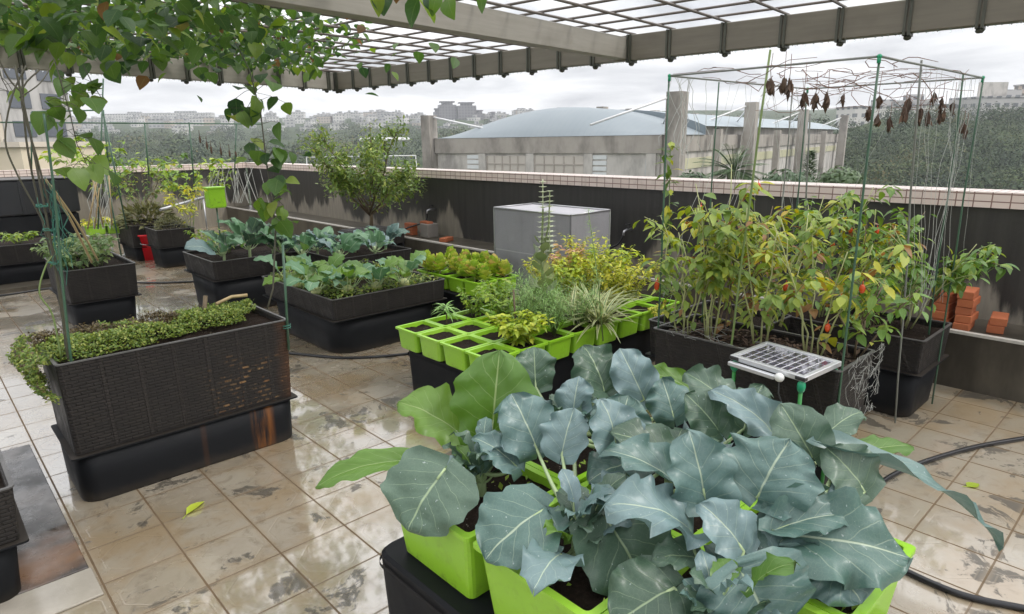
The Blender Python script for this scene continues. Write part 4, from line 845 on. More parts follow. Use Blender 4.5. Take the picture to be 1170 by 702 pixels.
CROWNS = {'A': (1.19, 1.44), 'B': (1.17, 1.02), 'C': (1.16, .60), 'D': (1.60, 1.45), 'E': (1.62, 1.03), 'F': (1.62, .60)}
BL = {'A': 'grey green broccoli plant with bright fresh green leaves, leftmost in the front bed', 'B': 'blue green broccoli plant with its stem base showing, second plant from the left',
      'C': 'blue green broccoli plant nearest the lens, its big leaves cut by the lower edge', 'D': 'dark green broccoli plant at the back of the front bed, below the seedling pots',
      'E': 'shiny blue green broccoli plant below the long pepper planter', 'F': 'blue broccoli plant whose long drooping leaf reaches right over the tiles'}
BT = {}; SZ = 0.55
for k, (x, y) in CROWNS.items():
    t = BT[k] = thing('broccoli_plant', BL[k], 'broccoli', (x, y, SZ), 0, 'broccoli plants in the front bed')
    b = MB(); b.tube([(0, 0, -.02), (.004, .003, .04), (-.003, .004, .08), (0, 0, .115)], .017, .010, 9); b.build('stem', M['petiole'], t)
TOC = lambda p: (CAMP-p).normalized()
HWK = 1.02
def hero(k, bpx, bz, tpx, dd, hw, mat, arch=.10, cam=.6, fold=.25, wave=.10, seed=None, curl=0.0, lead=.55):
    P0 = Z(bpx[0], bpx[1], bz); dep = (P0-CAMP).dot(FWD); P1_ = PD(tpx[0], tpx[1], dep+dd)
    up = (UPV + TOC(P0)*cam*1.6 + Vector((rnd.uniform(-.4, .4), rnd.uniform(-.4, .4), 0))).normalized(); t = BT[k]; o = t.location; b = MB()
    seed = seed if seed is not None else rnd.random()*30; fold += rnd.uniform(-.02, .22); wave *= rnd.uniform(1.1, 1.7)
    big_leaf(b, P0-o, P1_-o, hw*HWK, up, arch, fold, wave, 14, 18, seed, 'broc', None, 0, curl)
    top = Vector((0, 0, .05+rnd.random()*.08)); T = (P1_-P0).normalized(); S = T.cross(up).normalized(); N = S.cross(T)
    mid = P0-o + T*(P1_-P0).length*.18 + N*((P1_-P0).length*arch*.55-.003)
    petiole(b, top, P0-o-N*.002, .0085, .006, .02, 1, mid)
    lf = b.build('leaf', [M[mat], M['petiole']], t); return lf
H = [('A', (562, 497), .66, (571, 401), .05, .15, 'broc_fresh', .05, 1.0, .22, .06), ('A', (523, 494), .65, (455, 459), .02, .10, 'broc_fresh', .10, .9, .2, .10),
 ('A', (459, 527), .66, (360, 557), -.06, .052, 'broc_fresh', .12, .25, .35, .08), ('A', (508, 536), .70, (466, 607), -.10, .15, 'broc_dark', .10, .8, .10, .06),
 ('A', (590, 533), .68, (540, 500), .02, .06, 'broc_blue', .12, .5, .3, .22), ('B', (613, 512), .73, (584, 450), .06, .098, 'broc_blue', .08, .8, .22, .12),
 ('B', (642, 520), .73, (656, 466), .06, .072, 'broc_blue', .08, .8, .3, .12), ('B', (622, 582), .68, (554, 640), -.09, .128, 'broc_blue', .10, .75, .12, .07),
 ('B', (690, 590), .67, (748, 692), -.13, .142, 'broc_dark', .08, .7, .12, .06), ('B', (776, 558), .75, (690, 515), -.02, .07, 'broc_blue', .12, .55, .25, .16),
 ('E', (806, 572), .76, (787, 492), .05, .088, 'broc_blue', .08, .8, .2, .12), ('E', (866, 568), .77, (903, 502), .05, .125, 'broc_blue', .10, .75, .18, .12),
 ('C', (788, 606), .71, (692, 577), -.03, .08, 'broc_blue', .14, .6, .25, .20), ('F', (890, 612), .71, (1040, 638), -.04, .115, 'broc_blue', .10, .7, .15, .14),
 ('F', (884, 606), .73, (975, 588), .02, .055, 'broc_blue', .10, .9, .4, .22), ('F', (962, 520), .75, (1146, 627), -.06, .064, 'broc_blue', .10, .25, .35, .14),
 ('E', (974, 522), .66, (1044, 511), .08, .052, 'broc_fresh', .08, .5, .3, .08), ('C', (846, 652), .72, (885, 722), -.08, .135, 'broc_blue', .10, .75, .15, .12),
 ('D', (612, 442), .72, (610, 396), .08, .085, 'broc_dark', .10, .6, .3, .15), ('D', (690, 446), .76, (666, 395), .09, .11, 'broc_dark', .12, .6, .3, .16), ('D', (736, 456), .74, (708, 398), .08, .085, 'broc_blue', .12, .7, .25, .15),
 ('D', (702, 506), .75, (718, 452), .06, .095, 'broc_blue', .10, .7, .22, .14), ('B', (655, 474), .71, (662, 430), .06, .07, 'broc_blue', .10, .7, .2, .14), ('B', (772, 526), .73, (697, 494), .0, .072, 'broc_dark', .10, .6, .2, .10),
 ('D', (704, 512), .76, (686, 456), .05, .085, 'broc_blue', .12, .7, .3, .16), ('E', (928, 522), .73, (892, 462), .06, .088, 'broc_dark', .08, .85, .2, .10), ('F', (988, 562), .67, (944, 512), .06, .085, 'broc_dark', .10, .6, .2, .10),
 ('E', (882, 494), .73, (812, 446), .02, .068, 'broc_blue', .14, .5, .3, .20), ('D', (822, 494), .73, (783, 450), .06, .075, 'broc_dark', .10, .7, .2, .12), ('D', (836, 464), .71, (782, 426), .08, .075, 'broc_dark', .10, .6, .2, .14),
 ('D', (790, 446), .66, (727, 424), .04, .055, 'broc_fresh', .12, .6, .2, .2), ('C', (770, 672), .64, (700, 716), -.05, .10, 'broc_dark', .10, .7, .15, .08),
 ('E', (850, 490), .72, (872, 440), .08, .07, 'broc_dark', .12, .7, .25, .15), ('E', (940, 500), .70, (985, 470), .08, .06, 'broc_dark', .10, .7, .25, .12),
 ('D', (770, 478), .72, (756, 432), .08, .08, 'broc_blue', .10, .7, .25, .16), ('C', (850, 630), .70, (800, 575), .05, .07, 'broc_blue', .10, .8, .2, .14),
 ('F', (930, 600), .70, (905, 545), .05, .07, 'broc_dark', .10, .8, .2, .14), ('F', (945, 640), .66, (985, 690), -.08, .085, 'broc_blue', .12, .7, .15, .12), ('C', (800, 640), .66, (745, 640), -.03, .055, 'broc_dark', .12, .6, .2, .12)]
for h in H: hero(*h)
for k, (x, y) in CROWNS.items():                         # small inner leaves round each crown
    t = BT[k]
    for q in range(19):
        a = 2.399*q+rnd.uniform(-.3, .3); r = rnd.uniform(.005, .07); L = rnd.uniform(.05, .12); z0 = rnd.uniform(.06, .17)
        d = Vector((math.cos(a), math.sin(a), rnd.uniform(.2, 1.1))).normalized(); p = Vector((math.cos(a)*r, math.sin(a)*r, z0)); b = MB()
        big_leaf(b, p, p+d*L, L*rnd.uniform(.32, .45), (UPV-d*.3).normalized(), .1, .35, .18, 8, 9, rnd.random()*30, 'broc', None, 0)
        petiole(b, (0, 0, .03+rnd.random()*.1), p, .005, .003, .01); b.build('leaf', [M[rnd.choice(('broc_blue', 'broc_blue', 'broc_blue', 'broc_dark', 'broc_dark', 'broc_fresh') if rnd.random() < .6 else ('broc_blue', 'broc_dark'))], M['petiole']], t)
for k, (x, y) in CROWNS.items():                         # middle ring of outer leaves
    if k == 'A': continue
    t = BT[k]
    for q in range(2):
        a = 2*PI*q/2+rnd.uniform(-.4, .4); r = rnd.uniform(.08, .15); L = rnd.uniform(.12, .18); z0 = rnd.uniform(.07, .15)
        d = Vector((math.cos(a), math.sin(a), rnd.uniform(-.15, .45))).normalized(); p = Vector((math.cos(a)*r, math.sin(a)*r, z0)); b = MB()
        big_leaf(b, p, p+d*L, L*rnd.uniform(.46, .58), (UPV+TOC(Vector((x, y, .7)))*.5).normalized(), .13, .2, .16, 12, 14, rnd.random()*30, 'broc', None, 0)
        petiole(b, (0, 0, .03+rnd.random()*.08), p, .007, .005, .015); b.build('leaf', [M[rnd.choice(('broc_blue', 'broc_blue', 'broc_dark'))], M['petiole']], t)
def weeds(label, x0, x1, y0, y1, z, n, mat, L=(.012, .03), H=.02):
    b = MB()
    for q in range(n):
        b.leaf((rnd.uniform(x0, x1), rnd.uniform(y0, y1), z+rnd.random()*H), (rnd.uniform(-1, 1), rnd.uniform(-1, 1), rnd.uniform(.1, .9)), (rnd.uniform(-.3, .3), rnd.uniform(-.3, .3), 1), rnd.uniform(*L), rnd.uniform(*L)*.6, .2, .2, 2)
    return tag(b.build('ground_cover', mat), label, 'ground cover', None, 'stuff')
weeds('small bright weeds sprouting in the soil of the broccoli pots', 1.0, 1.8, .42, 1.64, SZ+.005, 260, M['basil'])

# ------------------------------------------------------------------ general plants
def bush(name, label, cat, loc, h, r, nst, nleaf, LL, mat, smat, group=None, lean=.15, droop=.3, wr=.45, base=.15, fold=.25, sr=.004, n=3, tint=None, zpow=.8, fruit=0, parts=True, petl=.0):
    t = thing(name, label, cat, loc, 0, group); sb = MB(); fb = MB(); tips = []
    for s in range(nst):
        a = 2*PI*s/max(1, nst)+rnd.uniform(-.6, .6); hh = h*rnd.uniform(.75, 1.0); pts = [Vector((math.cos(a)*r*.12, math.sin(a)*r*.12, 0))]; out = r*rnd.uniform(.35, .95)
        for q in range(1, 7):
            f = q/6; pts.append(Vector((math.cos(a)*(r*.12+out*f**1.3)+rnd.uniform(-.06, .06)*r, math.sin(a)*(r*.12+out*f**1.3)+rnd.uniform(-.06, .06)*r, hh*f)))
        sb.tube(pts, sr, sr*.45, 6); tips.append(pts)
        for w_ in range(3 if sr > .003 else 0):
            q = rnd.randint(2, 5); p = pts[q]; a2 = a+rnd.uniform(-1.6, 1.6); e_ = p+Vector((math.cos(a2)*r*.5, math.sin(a2)*r*.5, h*.16)); md = p.lerp(e_, .5)+Vector((0, 0, h*.03)); sb.tube([p, md, e_], sr*.6, sr*.3, 5); tips.append([p, p.lerp(md, .5), md, md.lerp(e_, .5), e_, e_, e_])
    for q in range(nleaf):
        pts = rnd.choice(tips); f = base+(1-base)*rnd.random()**zpow; i = min(len(pts)-2, int(f*(len(pts)-1))); p = pts[i].lerp(pts[i+1], f*(len(pts)-1)-i)
        a = rnd.uniform(0, 2*PI); d = Vector((math.cos(a), math.sin(a), rnd.uniform(-droop-.35, .55-droop))); L = rnd.uniform(*LL)
        if petl: p = p+d.normalized()*petl*rnd.random()
        fb.leaf(p+Vector((0, 0, rnd.uniform(-.01, .01))), d, (rnd.uniform(-.4, .4), rnd.uniform(-.4, .4), 1), L, L*wr*rnd.uniform(.8, 1.2), rnd.uniform(.05, .45), fold, n, tint() if tint else None)
    sb.build('stem', smat, t); fb.build('foliage', mat, t)
    for q in range(fruit):
        pts = rnd.choice(tips); p = pts[rnd.randint(2, 5)]+Vector((rnd.uniform(-.03, .03), rnd.uniform(-.03, .03), -.02)); b = MB(); b.blob(p, .013, .013, .021, 9, 7, .15, 4); b.tube([p+Vector((0, 0, .016)), p+Vector((.002, 0, .035))], .0018, n=5); b.build('pepper_fruit', M['fruit'], t)
    return t
# P1: creeping cover on the worn planter
b = MB(); b2 = MB()
def crp(mb, x, y, z, out=Vector((0, 0, 1)), L=(.010, .019)):
    d = Vector((rnd.uniform(-1, 1), rnd.uniform(-1, 1), rnd.uniform(-.2, .7)))+out*.5; mb.leaf((x, y, z), d, out+Vector((rnd.uniform(-.5, .5), rnd.uniform(-.5, .5), .3)), rnd.uniform(*L), rnd.uniform(*L)*.75, .2, .2, 2)
cnt = 0
while cnt < 12500:
    x = rnd.uniform(.34, 1.42); y = rnd.uniform(3.40, 3.93); f = (x-.375)/1.07
    edge = 3.47+.045*noise.noise(Vector((x*6, 1, 0)))+.075*max(0, f-.05)+(.05 if f > .42 else 0)
    if y < edge or (f > .86 and y < 3.70+.1*noise.noise(Vector((x*8, 4, 0)))): continue
    hgt = .065+.04*noise.noise(Vector((x*7, y*7, 2)))+.02*noise.noise(Vector((x*22, y*22, 5))); z = .675+max(.01, hgt*1.0*min(1, (y-edge)*12+.3))*rnd.uniform(.55, 1.0)
    red = (y > 3.72 and noise.noise(Vector((x*5, y*9, 7))) > -.15 and f < .6)
    crp(b2 if red else b, x, y, z); cnt += 1
for q in range(4200):                                    # cushion spilling over the left end
    a = rnd.uniform(-.15, 1); y = rnd.uniform(3.36, 3.86); zz = .74-.30*max(0, a)**1.2*(0.65+.35*noise.noise(Vector((y*7, 3, 0)))); x = .40-.13*math.sin(PI*min(1, max(0, a*.55+.32)))*rnd.uniform(.75, 1.05)+.03*noise.noise(Vector((y*9, a*4, 8)))
    crp(b if rnd.random() < .85 else b2, x, y, zz+rnd.uniform(-.02, .02), Vector((-.8, -.2, .4)))
t = thing('creeping_cover', 'dense creeping green mat growing over the worn planter and spilling off its left end', 'ground cover', (0, 0, 0)); tag(t, kind='stuff')
tag(b.build('foliage', M['creeper'], t), kind='stuff'); tag(b2.build('reddish_foliage', M['creeper_red'], t), kind='stuff')
p = Z(310, 352, .72); b = MB(); b.tube([(1.14, 3.80, .68), (1.175, 3.83, .815)], .012, n=7); tag(b.build('wooden_stick', M['stem_b']), 'short brown stick poking out of the creeping mat', 'stick')
b = MB(); b.tube([(1.23, 3.84, .755), (1.33, 3.87, .775), (1.42, 3.86, .772)], .010, n=7); tag(b.build('bamboo_piece', M['bamboo']), 'short piece of dry bamboo lying on the creeping mat', 'bamboo')
# P2 seedlings
for k, (x, y) in enumerate(((1.08, 7.05), (1.28, 7.15), (1.06, 7.4), (1.3, 7.5), (1.12, 7.7), (1.36, 7.75), (.98, 7.2))):
    bush('seedling', 'pale green leafy seedling crowding the two tier planter by the vine poles', 'seedling', (x, y, .54), .27, .22, 7, 170, (.04, .075), M['seedling'], M['stem_g'], 'pale seedlings in the two tier planter', n=2, wr=.6, sr=.0025)
# P4 kohlrabi
for k, (px, py, lab) in enumerate(((362, 340, 'left, its pale bulb half hidden in clover'), (398, 338, 'middle, with round pale bulb in clear view'), (372, 326, 'back, with leaves spread toward the lens'), (430, 334, 'right, with long pale stalks'), (340, 332, 'far left, with glossy bluish leaves'), (462, 330, 'far right, one leaf flat over the rim'))):
    p = Z(px, py-4, .47); t = thing('kohlrabi_plant', 'kohlrabi plant in the wide planter, %s' % lab, 'kohlrabi', (p.x, p.y, .445), 0, 'kohlrabi in the wide planter')
    b = MB(); b.blob((0, 0, .045), .045, .045, .04, 14, 10, .06, 3); b.tube([(0, 0, 0), (0, 0, .02)], .014); b.build('bulb', M['stem_y'], t)
    for q in range(9):
        a = 2*PI*q/9+rnd.uniform(-.3, .3); r = rnd.uniform(.07, .15); z0 = rnd.uniform(.10, .19); p0 = Vector((math.cos(a)*r, math.sin(a)*r, z0)); L = rnd.uniform(.13, .21); d = Vector((math.cos(a), math.sin(a), rnd.uniform(-.2, .9))).normalized(); b = MB()
        big_leaf(b, p0, p0+d*L, L*.38, (UPV+Vector((0, -.3, 0))).normalized(), .14, .3, .14, 8, 10, rnd.random()*30, 'kale', None, 0); petiole(b, (math.cos(a)*.03, math.sin(a)*.03, .06), p0, .0045, .003, .02); b.build('leaf', [M['kale' if rnd.random() < .4 else 'broc_fresh'], M['petiole']], t)
b = MB()
for q in range(5200):
    x = rnd.uniform(2.31, 3.33); y = rnd.uniform(4.51, 5.77); m_ = noise.noise(Vector((x*4, y*4, 2)))
    if m_ < -.12 and not (y < 4.75): continue
    if rnd.random() < .25 and m_ < .1: continue
    b.leaf((x, y, .455+rnd.random()*.05), (rnd.uniform(-1, 1), rnd.uniform(-1, 1), rnd.uniform(0, .8)), (rnd.uniform(-.4, .4), rnd.uniform(-.4, .4), 1), rnd.uniform(.02, .042), rnd.uniform(.014, .028), .2, .2, 2)
tag(b.build('ground_cover', M['creeper']), 'low clover covering the soil round the kohlrabi plants', 'ground cover', None, 'stuff')
# P5 kales
def kale(label, p, n, Ls, group, up=(.2, -.5, 1), hmul=1.0, stemh=.12, mats=('kale', 'kale', 'broc_dark')):
    t = thing('kale_plant', label, 'kale', p, rnd.random()*.4, group); b = MB(); b.tube([(0, 0, -.04), (.01, 0, stemh*.5), (0, 0, stemh)], .016, .011, 8); b.build('stem', M['petiole'], t)
    for q in range(n):
        a = 2*PI*q/n+rnd.uniform(-.3, .3); r = rnd.uniform(.04, .11); z0 = stemh*rnd.uniform(.7, 1.5)*hmul; p0 = Vector((math.cos(a)*r, math.sin(a)*r, z0)); L = rnd.uniform(*Ls); d = Vector((math.cos(a), math.sin(a), rnd.uniform(.1, 1.8))).normalized(); b = MB()
        big_leaf(b, p0, p0+d*L, L*rnd.uniform(.30, .42), (Vector(up)-d*.2).normalized(), .12, .3, .16, 8, 10, rnd.random()*30, 'kale', None, 0, rnd.uniform(0, .25)); petiole(b, (0, 0, stemh*.5), p0, .006, .004, .015); b.build('leaf', [M[rnd.choice(mats)], M['petiole']], t)
    return t
kl = kale('tall kale leaning over the left front corner, with one round bluish leaf drooping outside', (2.24, 6.60, .50), 10, (.14, .24), 'kale plants in the two kale planter', stemh=.16)
b = MB(); p0 = PY(238, 286, 6.5)-Vector((2.24, 6.60, .50)); p1 = PY(207, 282, 6.42)-Vector((2.24, 6.60, .50)); big_leaf(b, p0, p1, .10, Vector((0, -.7, .8)).normalized(), .1, .15, .08, 8, 10, 4.0, 'broc'); petiole(b, (0, 0, .1), p0, .006, .004, .02); b.build('leaf', [M['broc_blue'], M['petiole']], kl)
kale('tallest upright kale in the two kale planter, beside the vine stake', (2.52, 6.66, .50), 11, (.18, .32), 'kale plants in the two kale planter', stemh=.2)
kale('smaller kale at the right of the two kale planter', (2.80, 6.75, .50), 9, (.14, .22), 'kale plants in the two kale planter', stemh=.14)
bush('leafy_shrub', 'yellow green bushy herb behind the two tall kales', 'herb', (2.45, 7.15, .5), .30, .30, 9, 420, (.03, .06), M['basil'], M['stem_g'], None, n=2)
bush('leafy_shrub', 'loose yellowish shrub beside the lime box at the left wall', 'shrub', (2.9, 9.7, .5), .72, .28, 6, 260, (.05, .09), M['gold'], M['stem_g'], None, n=2)
wdesc = ['first', 'second', 'third', 'fourth', 'fifth', 'sixth', 'seventh']
for k, (px, py) in enumerate(((322, 290), (345, 292), (362, 286), (388, 293), (405, 284), (428, 288), (440, 280))):
    p = Z(px, py, .52); kale('young bluish broccoli, %s from the left in the row before the citrus tree' % wdesc[k], (p.x, p.y, .47), 11, (.12, .21), 'row of young broccoli before the citrus tree', stemh=.11, mats=('kale', 'broc_blue', 'kale'))
# second strip behind for density
# citrus tree in its pot
cp = Z(405, 262, .55); cp = Vector((4.6, 7.75, 0))
t = thing('tree_pot', 'square dark planter under the small citrus tree', 'planter', (cp.x, cp.y, 0)); b = MB(); b.bevbox(-.3, .3, -.3, .3, 0, .3, .03); b.build('base', M['base'], t); b = MB(); b.bevbox(-.32, .32, -.32, .32, .302, .5, .02); b.build('woven_box', M['weave'], t)
t = thing('citrus_tree', 'small round citrus tree with glossy green leaves before the corner of the walls', 'tree', (cp.x, cp.y, .5)); tb = MB(); fb = MB(); ends = []
tb.tube([(0, 0, -.02), (.015, 0, .15), (.0, .01, .32)], .028, .02, 8)
for k in range(9):
    a = 2*PI*k/9+rnd.uniform(-.3, .3); z0 = rnd.uniform(.18, .32); p0 = Vector((0, 0, z0)); hh = rnd.uniform(.30, 1.0); rr = rnd.uniform(.25, .60)
    pts = [p0]
    for q in range(1, 6): f = q/5; pts.append(Vector((math.cos(a)*rr*1.5*f**.8+rnd.uniform(-.03, .03), math.sin(a)*rr*1.5*f**.8+rnd.uniform(-.03, .03), z0+hh*1.25*f*(1.2-.3*f)*(1.12-.75*max(0, rr-.3)))))
    tb.tube(pts, .014, .004, 6); ends.append(pts)
    for w_ in range(5):
        p = pts[rnd.randint(2, 4)]; d = Vector((rnd.uniform(-1, 1), rnd.uniform(-1, 1), rnd.uniform(-.3, .9))).normalized(); e_ = p+d*rnd.uniform(.15, .28); tb.tube([p, p.lerp(e_, .5)+Vector((0, 0, .015)), e_], .006, .002, 5); ends.append([p, p.lerp(e_, .5), e_])
for q in range(5200):
    pts = rnd.choice(ends); i = rnd.randint(max(0, len(pts)//2-(1 if len(pts) < 5 else 2)), len(pts)-2); p = pts[i].lerp(pts[i+1], rnd.random())+Vector((rnd.gauss(0, .07), rnd.gauss(0, .07), rnd.gauss(0, .065))); L = rnd.uniform(.045, .09)
    fb.leaf(p, (rnd.uniform(-1, 1), rnd.uniform(-1, 1), rnd.uniform(-.7, .5)), (rnd.uniform(-.4, .4), rnd.uniform(-.4, .4), 1), L, L*.42, rnd.uniform(0, .35), .25, 3)
tb.build('trunk', M['stem_b'], t); fb.build('crown', M['citrus'], t)
# P6 mossy mounds
def mound(label, x, y, z, rx, ry, rz, n, mat, L=(.02, .05)):
    b = MB()
    for q in range(n):
        a = rnd.uniform(0, 2*PI); e_ = math.acos(rnd.random()); d = Vector((math.sin(e_)*math.cos(a), math.sin(e_)*math.sin(a), math.cos(e_))); k = rnd.uniform(.75, 1.05)
        b.leaf((x+d.x*rx*k, y+d.y*ry*k, z+d.z*rz*k), d+Vector((rnd.uniform(-.6, .6), rnd.uniform(-.6, .6), rnd.uniform(-.4, .4))), (rnd.uniform(-1, 1), rnd.uniform(-1, 1), 1), rnd.uniform(*L), rnd.uniform(*L)*.35, .2, .2, 2)
    return tag(b.build('mossy_mound', mat), label, 'plant')
mound('round mossy mound in the small square planter right of the red bucket', 2.72, 9.95, .5, .2, .22, .16, 700, M['moss'])
mound('straggly brownish grass in the low planter behind the red bucket', 2.68, 10.95, .48, .38, .45, .28, 800, M['moss'], (.05, .14))
bush('straggly_shrub', 'tall thin brownish shrub against the left wall behind the red bucket', 'shrub', (2.75, 11.2, .5), .95, .3, 7, 180, (.04, .08), M['moss'], M['stem_b'], None, n=2)
bush('leafy_shrub', 'small bright leafy weeds in the planter at the left photo edge', 'weeds', (1.0, 10.1, .48), .16, .2, 7, 120, (.05, .09), M['basil'], M['stem_g'], None, n=2)
bush('leafy_shrub', 'yellowish grass tuft in the lime pot, left of the pair behind the seedlings', 'herb', (Z(110, 268, .36).x, Z(110, 268, .36).y, .48), .14, .16, 8, 160, (.04, .09), M['gold'], M['stem_g'], None, n=2)
bush('leafy_shrub', 'low yellowish herb in the lime pot, right of the pair behind the seedlings', 'herb', (Z(132, 266, .36).x, Z(132, 266, .36).y, .48), .10, .12, 8, 90, (.04, .07), M['gold'], M['stem_g'], None, n=2)
# climbing plants on the left wall trellis
for k, (px, py, lab) in enumerate(((160, 185, 'thin climbing vine on the left wall above the pair of lime pots'), (225, 180, 'pale climbing vine above the lime box on the left wall'), (120, 165, 'straggling vine tips on the left wall by the cream building'))):
    p = PY(px, py+60, 12.4); bush('wall_vine', lab, 'vine', (p.x, p.y, p.z), 1.0, .7, 9, 330, (.07, .14), M['basil'] if k else M['pepper_green'], M['stem_g'], 'climbers before the left wall', n=2, wr=.6, base=.25)
# tray 2 succulents
for i in range(2):
    for j in range(4):
        x = 3.50+.262*(i+.5)-.02; y = 4.22+.23*(j+.5)-.02
        for s in range(2):
            t = thing('succulent', 'yellow green succulent, %s row, %s pot from the grey cage, %s' % (['front', 'back'][i], ORD[3-j], 'nearer the citrus' if s else 'nearer the broccoli'), 'succulent', (x+rnd.uniform(-.05, .05), y+(s-.5)*.11, .43), rnd.random()*6, 'yellow green succulents')
            b = MB()
            for q in range(34):
                f = q/34; a = q*2.4; e_ = .25+.95*f; z0 = (.03+.10*f)*(1.25 if s else 1); L = .10*(1-.35*f)*rnd.uniform(.85, 1.15)
                d = Vector((math.cos(a)*math.cos(e_), math.sin(a)*math.cos(e_), math.sin(e_))); big = b.leaf((math.cos(a)*.012, math.sin(a)*.012, z0), d, (0, 0, 1), L, L*.95, -.2, .2, 4, (min(1, max(0, rnd.gauss(.5, .27))), .5, 0), 0, .95)
            b.build('foliage', M['succ'], t); b = MB(); b.tube([(0, 0, -.03), (0, 0, .12)], .008); b.build('stem', M['stem_y'], t)
# tray 1 plants
ZB = TZ+TH-.025
def bedpos(i, j): return (TX+TP*(i+.5), TY+TQ*(j+.5), ZB)
x, y, z = bedpos(1, 3); t = thing('umbrella_seedling', 'small umbrella leaved seedling alone in a pot at the left of the bed', 'seedling', (x-.03, y-.02, z)); b = MB(); b.tube([(0, 0, -.02), (.006, 0, .06), (0, 0, .13)], .006, .004, 6); b.build('stem', M['stem_b'], t); b = MB()
for q in range(44):
    a = rnd.uniform(0, 2*PI); d = Vector((math.cos(a), math.sin(a), rnd.uniform(-.3, .8))); b.leaf((0, 0, rnd.uniform(.09, .135)), d, (0, 0, 1), rnd.uniform(.07, .12), .014, rnd.uniform(.3, .7), .2, 4)
b.build('foliage', M['dill'], t)
x, y, z = bedpos(1, 0); bush('leafy_bush', 'low yellow green bushy herb in the front left of the seedling bed', 'herb', (x+.03, y+.04, z), .19, .20, 18, 620, (.035, .075), M['chart'], M['stem_g'], None, n=3, wr=.42, sr=.003, droop=.0)
x, y, z = bedpos(2, 1); b = MB(); b.tube([(x-.10, y-.05, z), (x-.11, y-.04, z+.30)], .007, n=6); tag(b.build('wooden_stick', M['stem_b']), 'brown stick standing in the seedling bed beside the bushy herb', 'stick')
for (i, j, dx, hh, lab) in ((2, 3, 0, .24, 'bright green basil like herb at the back left of the seedling bed'), (2, 2, .05, .22, 'bright green herb in the middle of the seedling bed'), (3, 3, 0, .25, 'bright green herb behind the feathery dill')):
    x, y, z = bedpos(i, j); bush('herb_plant', lab, 'herb', (x+dx, y, z), hh, .15, 11, 300, (.03, .06), M['basil'], M['stem_g'], None, n=2, wr=.5, sr=.003, droop=.05)
for (i, j, lab) in ((2, 1, 'feathery blue green dill beside the stick in the seedling bed'), (3, 1, 'feathery dill at the middle of the seedling bed, before the striped spider plant'), (3, 2, 'feathery dill at the foot of the tall paddle plant'), (3, 0, 'short feathery dill in the front row of the seedling bed'), (2, 0, 'fine feathery dill right of the bushy chartreuse herb')):
    x, y, z = bedpos(i, j); t = thing('dill_plant', lab, 'dill', (x+.05, y, z)); b = MB(); sb = MB()
    for q in range(40):
        a = rnd.uniform(0, 2*PI); r = rnd.uniform(.02, .17); hh = rnd.uniform(.16, .36); e_ = Vector((math.cos(a)*r, math.sin(a)*r, hh)); sb.tube([(0, 0, 0), e_*.5+Vector((0, 0, .03)), e_], .0018, .0008, 4)
        for s in range(22):
            f = rnd.uniform(.35, 1.05); p = Vector((0, 0, 0)).lerp(e_, f); b.leaf(p, (rnd.uniform(-1, 1), rnd.uniform(-1, 1), rnd.uniform(-.2, 1)), (0, 0, 1), rnd.uniform(.03, .06), .0035, .2, 0, 2)
    sb.build('stem', M['stem_g'], t); b.build('foliage', M['dill'], t)
# paddle plant with flower spike
px_ = PD(620, 352, 4.4); t = thing('paddle_plant', 'tall paddle leaved succulent with twin pale flower spikes before the grey cage', 'succulent', (px_.x, px_.y, .40)); b = MB(); H_ = PD(620, 205, 4.4).z-.40
b.tube([(0, 0, 0), (.01, 0, .25), (0, .01, .45), (.005, 0, H_*.8)], .016, .006, 8); b.tube([(0, .01, .45), (.03, -.03, H_*.7), (.035, -.035, H_*.92)], .008, .004, 6); b.build('stem', M['paddle'], t); b = MB()
for q in range(24):
    f = q/24; a = q*2.3; z0 = .02+.56*f; L = .17*(1-.55*f); d = Vector((math.cos(a), math.sin(a), .45+.5*f)); b.leaf((math.cos(a)*.015, math.sin(a)*.015, z0), d, (math.cos(a)*.2, math.sin(a)*.2, 1), L, L*.85, -.25, .1, 5, None, 0, 1.2)
b.build('foliage', M['paddle'], t); b = MB()
for (dx, dy, z0, z1) in ((.004, 0, .46, H_), (.034, -.034, .5, H_*.92)):
    zz = z0
    while zz < z1:
        for q in range(6):
            a = q*PI/3+zz*30; b.leaf((dx, dy, zz), (math.cos(a), math.sin(a), .5), (0, 0, 1), .050*(1.2-.6*(zz-z0)/(z1-z0)), .028, .2, .2, 2, (rnd.uniform(.5, 1), .5, 0))
        zz += .034
b.tube([(0, 0, .40), (.004, 0, .46), (.004, 0, H_)], .004, n=5); b.tube([(0, 0, .405), (.034, -.034, .5), (.034, -.034, H_*.92)], .004, n=5); b.build('flower_spike', M['spike'], t)
# striped spider plants
for k, (i, j, lab) in enumerate(((4, 1, 'striped spider plant with cream leaf edges at the middle of the seedling bed'), (5, 1, 'striped spider plant beside the golden fern like shrub'), (4, 2, 'striped spider plant behind the others, near the grey cage'), (4, 0, 'striped spider plant in the front row of the seedling bed'))):
    x, y, z = bedpos(i, j); t = thing('spider_plant', lab, 'spider plant', (x-.05, y-.06, z), 0, 'striped spider plants'); b = MB()
    for q in range(46):
        a = rnd.uniform(0, 2*PI); e_ = rnd.uniform(.35, 1.5); e_ = rnd.uniform(.8, 2.4); b.leaf((math.cos(a)*.01, math.sin(a)*.01, 0), (math.cos(a), math.sin(a), e_), (-math.cos(a), -math.sin(a), .3), rnd.uniform(.26, .40), .030, rnd.uniform(.35, 1.0), .12, 9, None, 0, .55)
    b.build('foliage', M['varieg'], t)
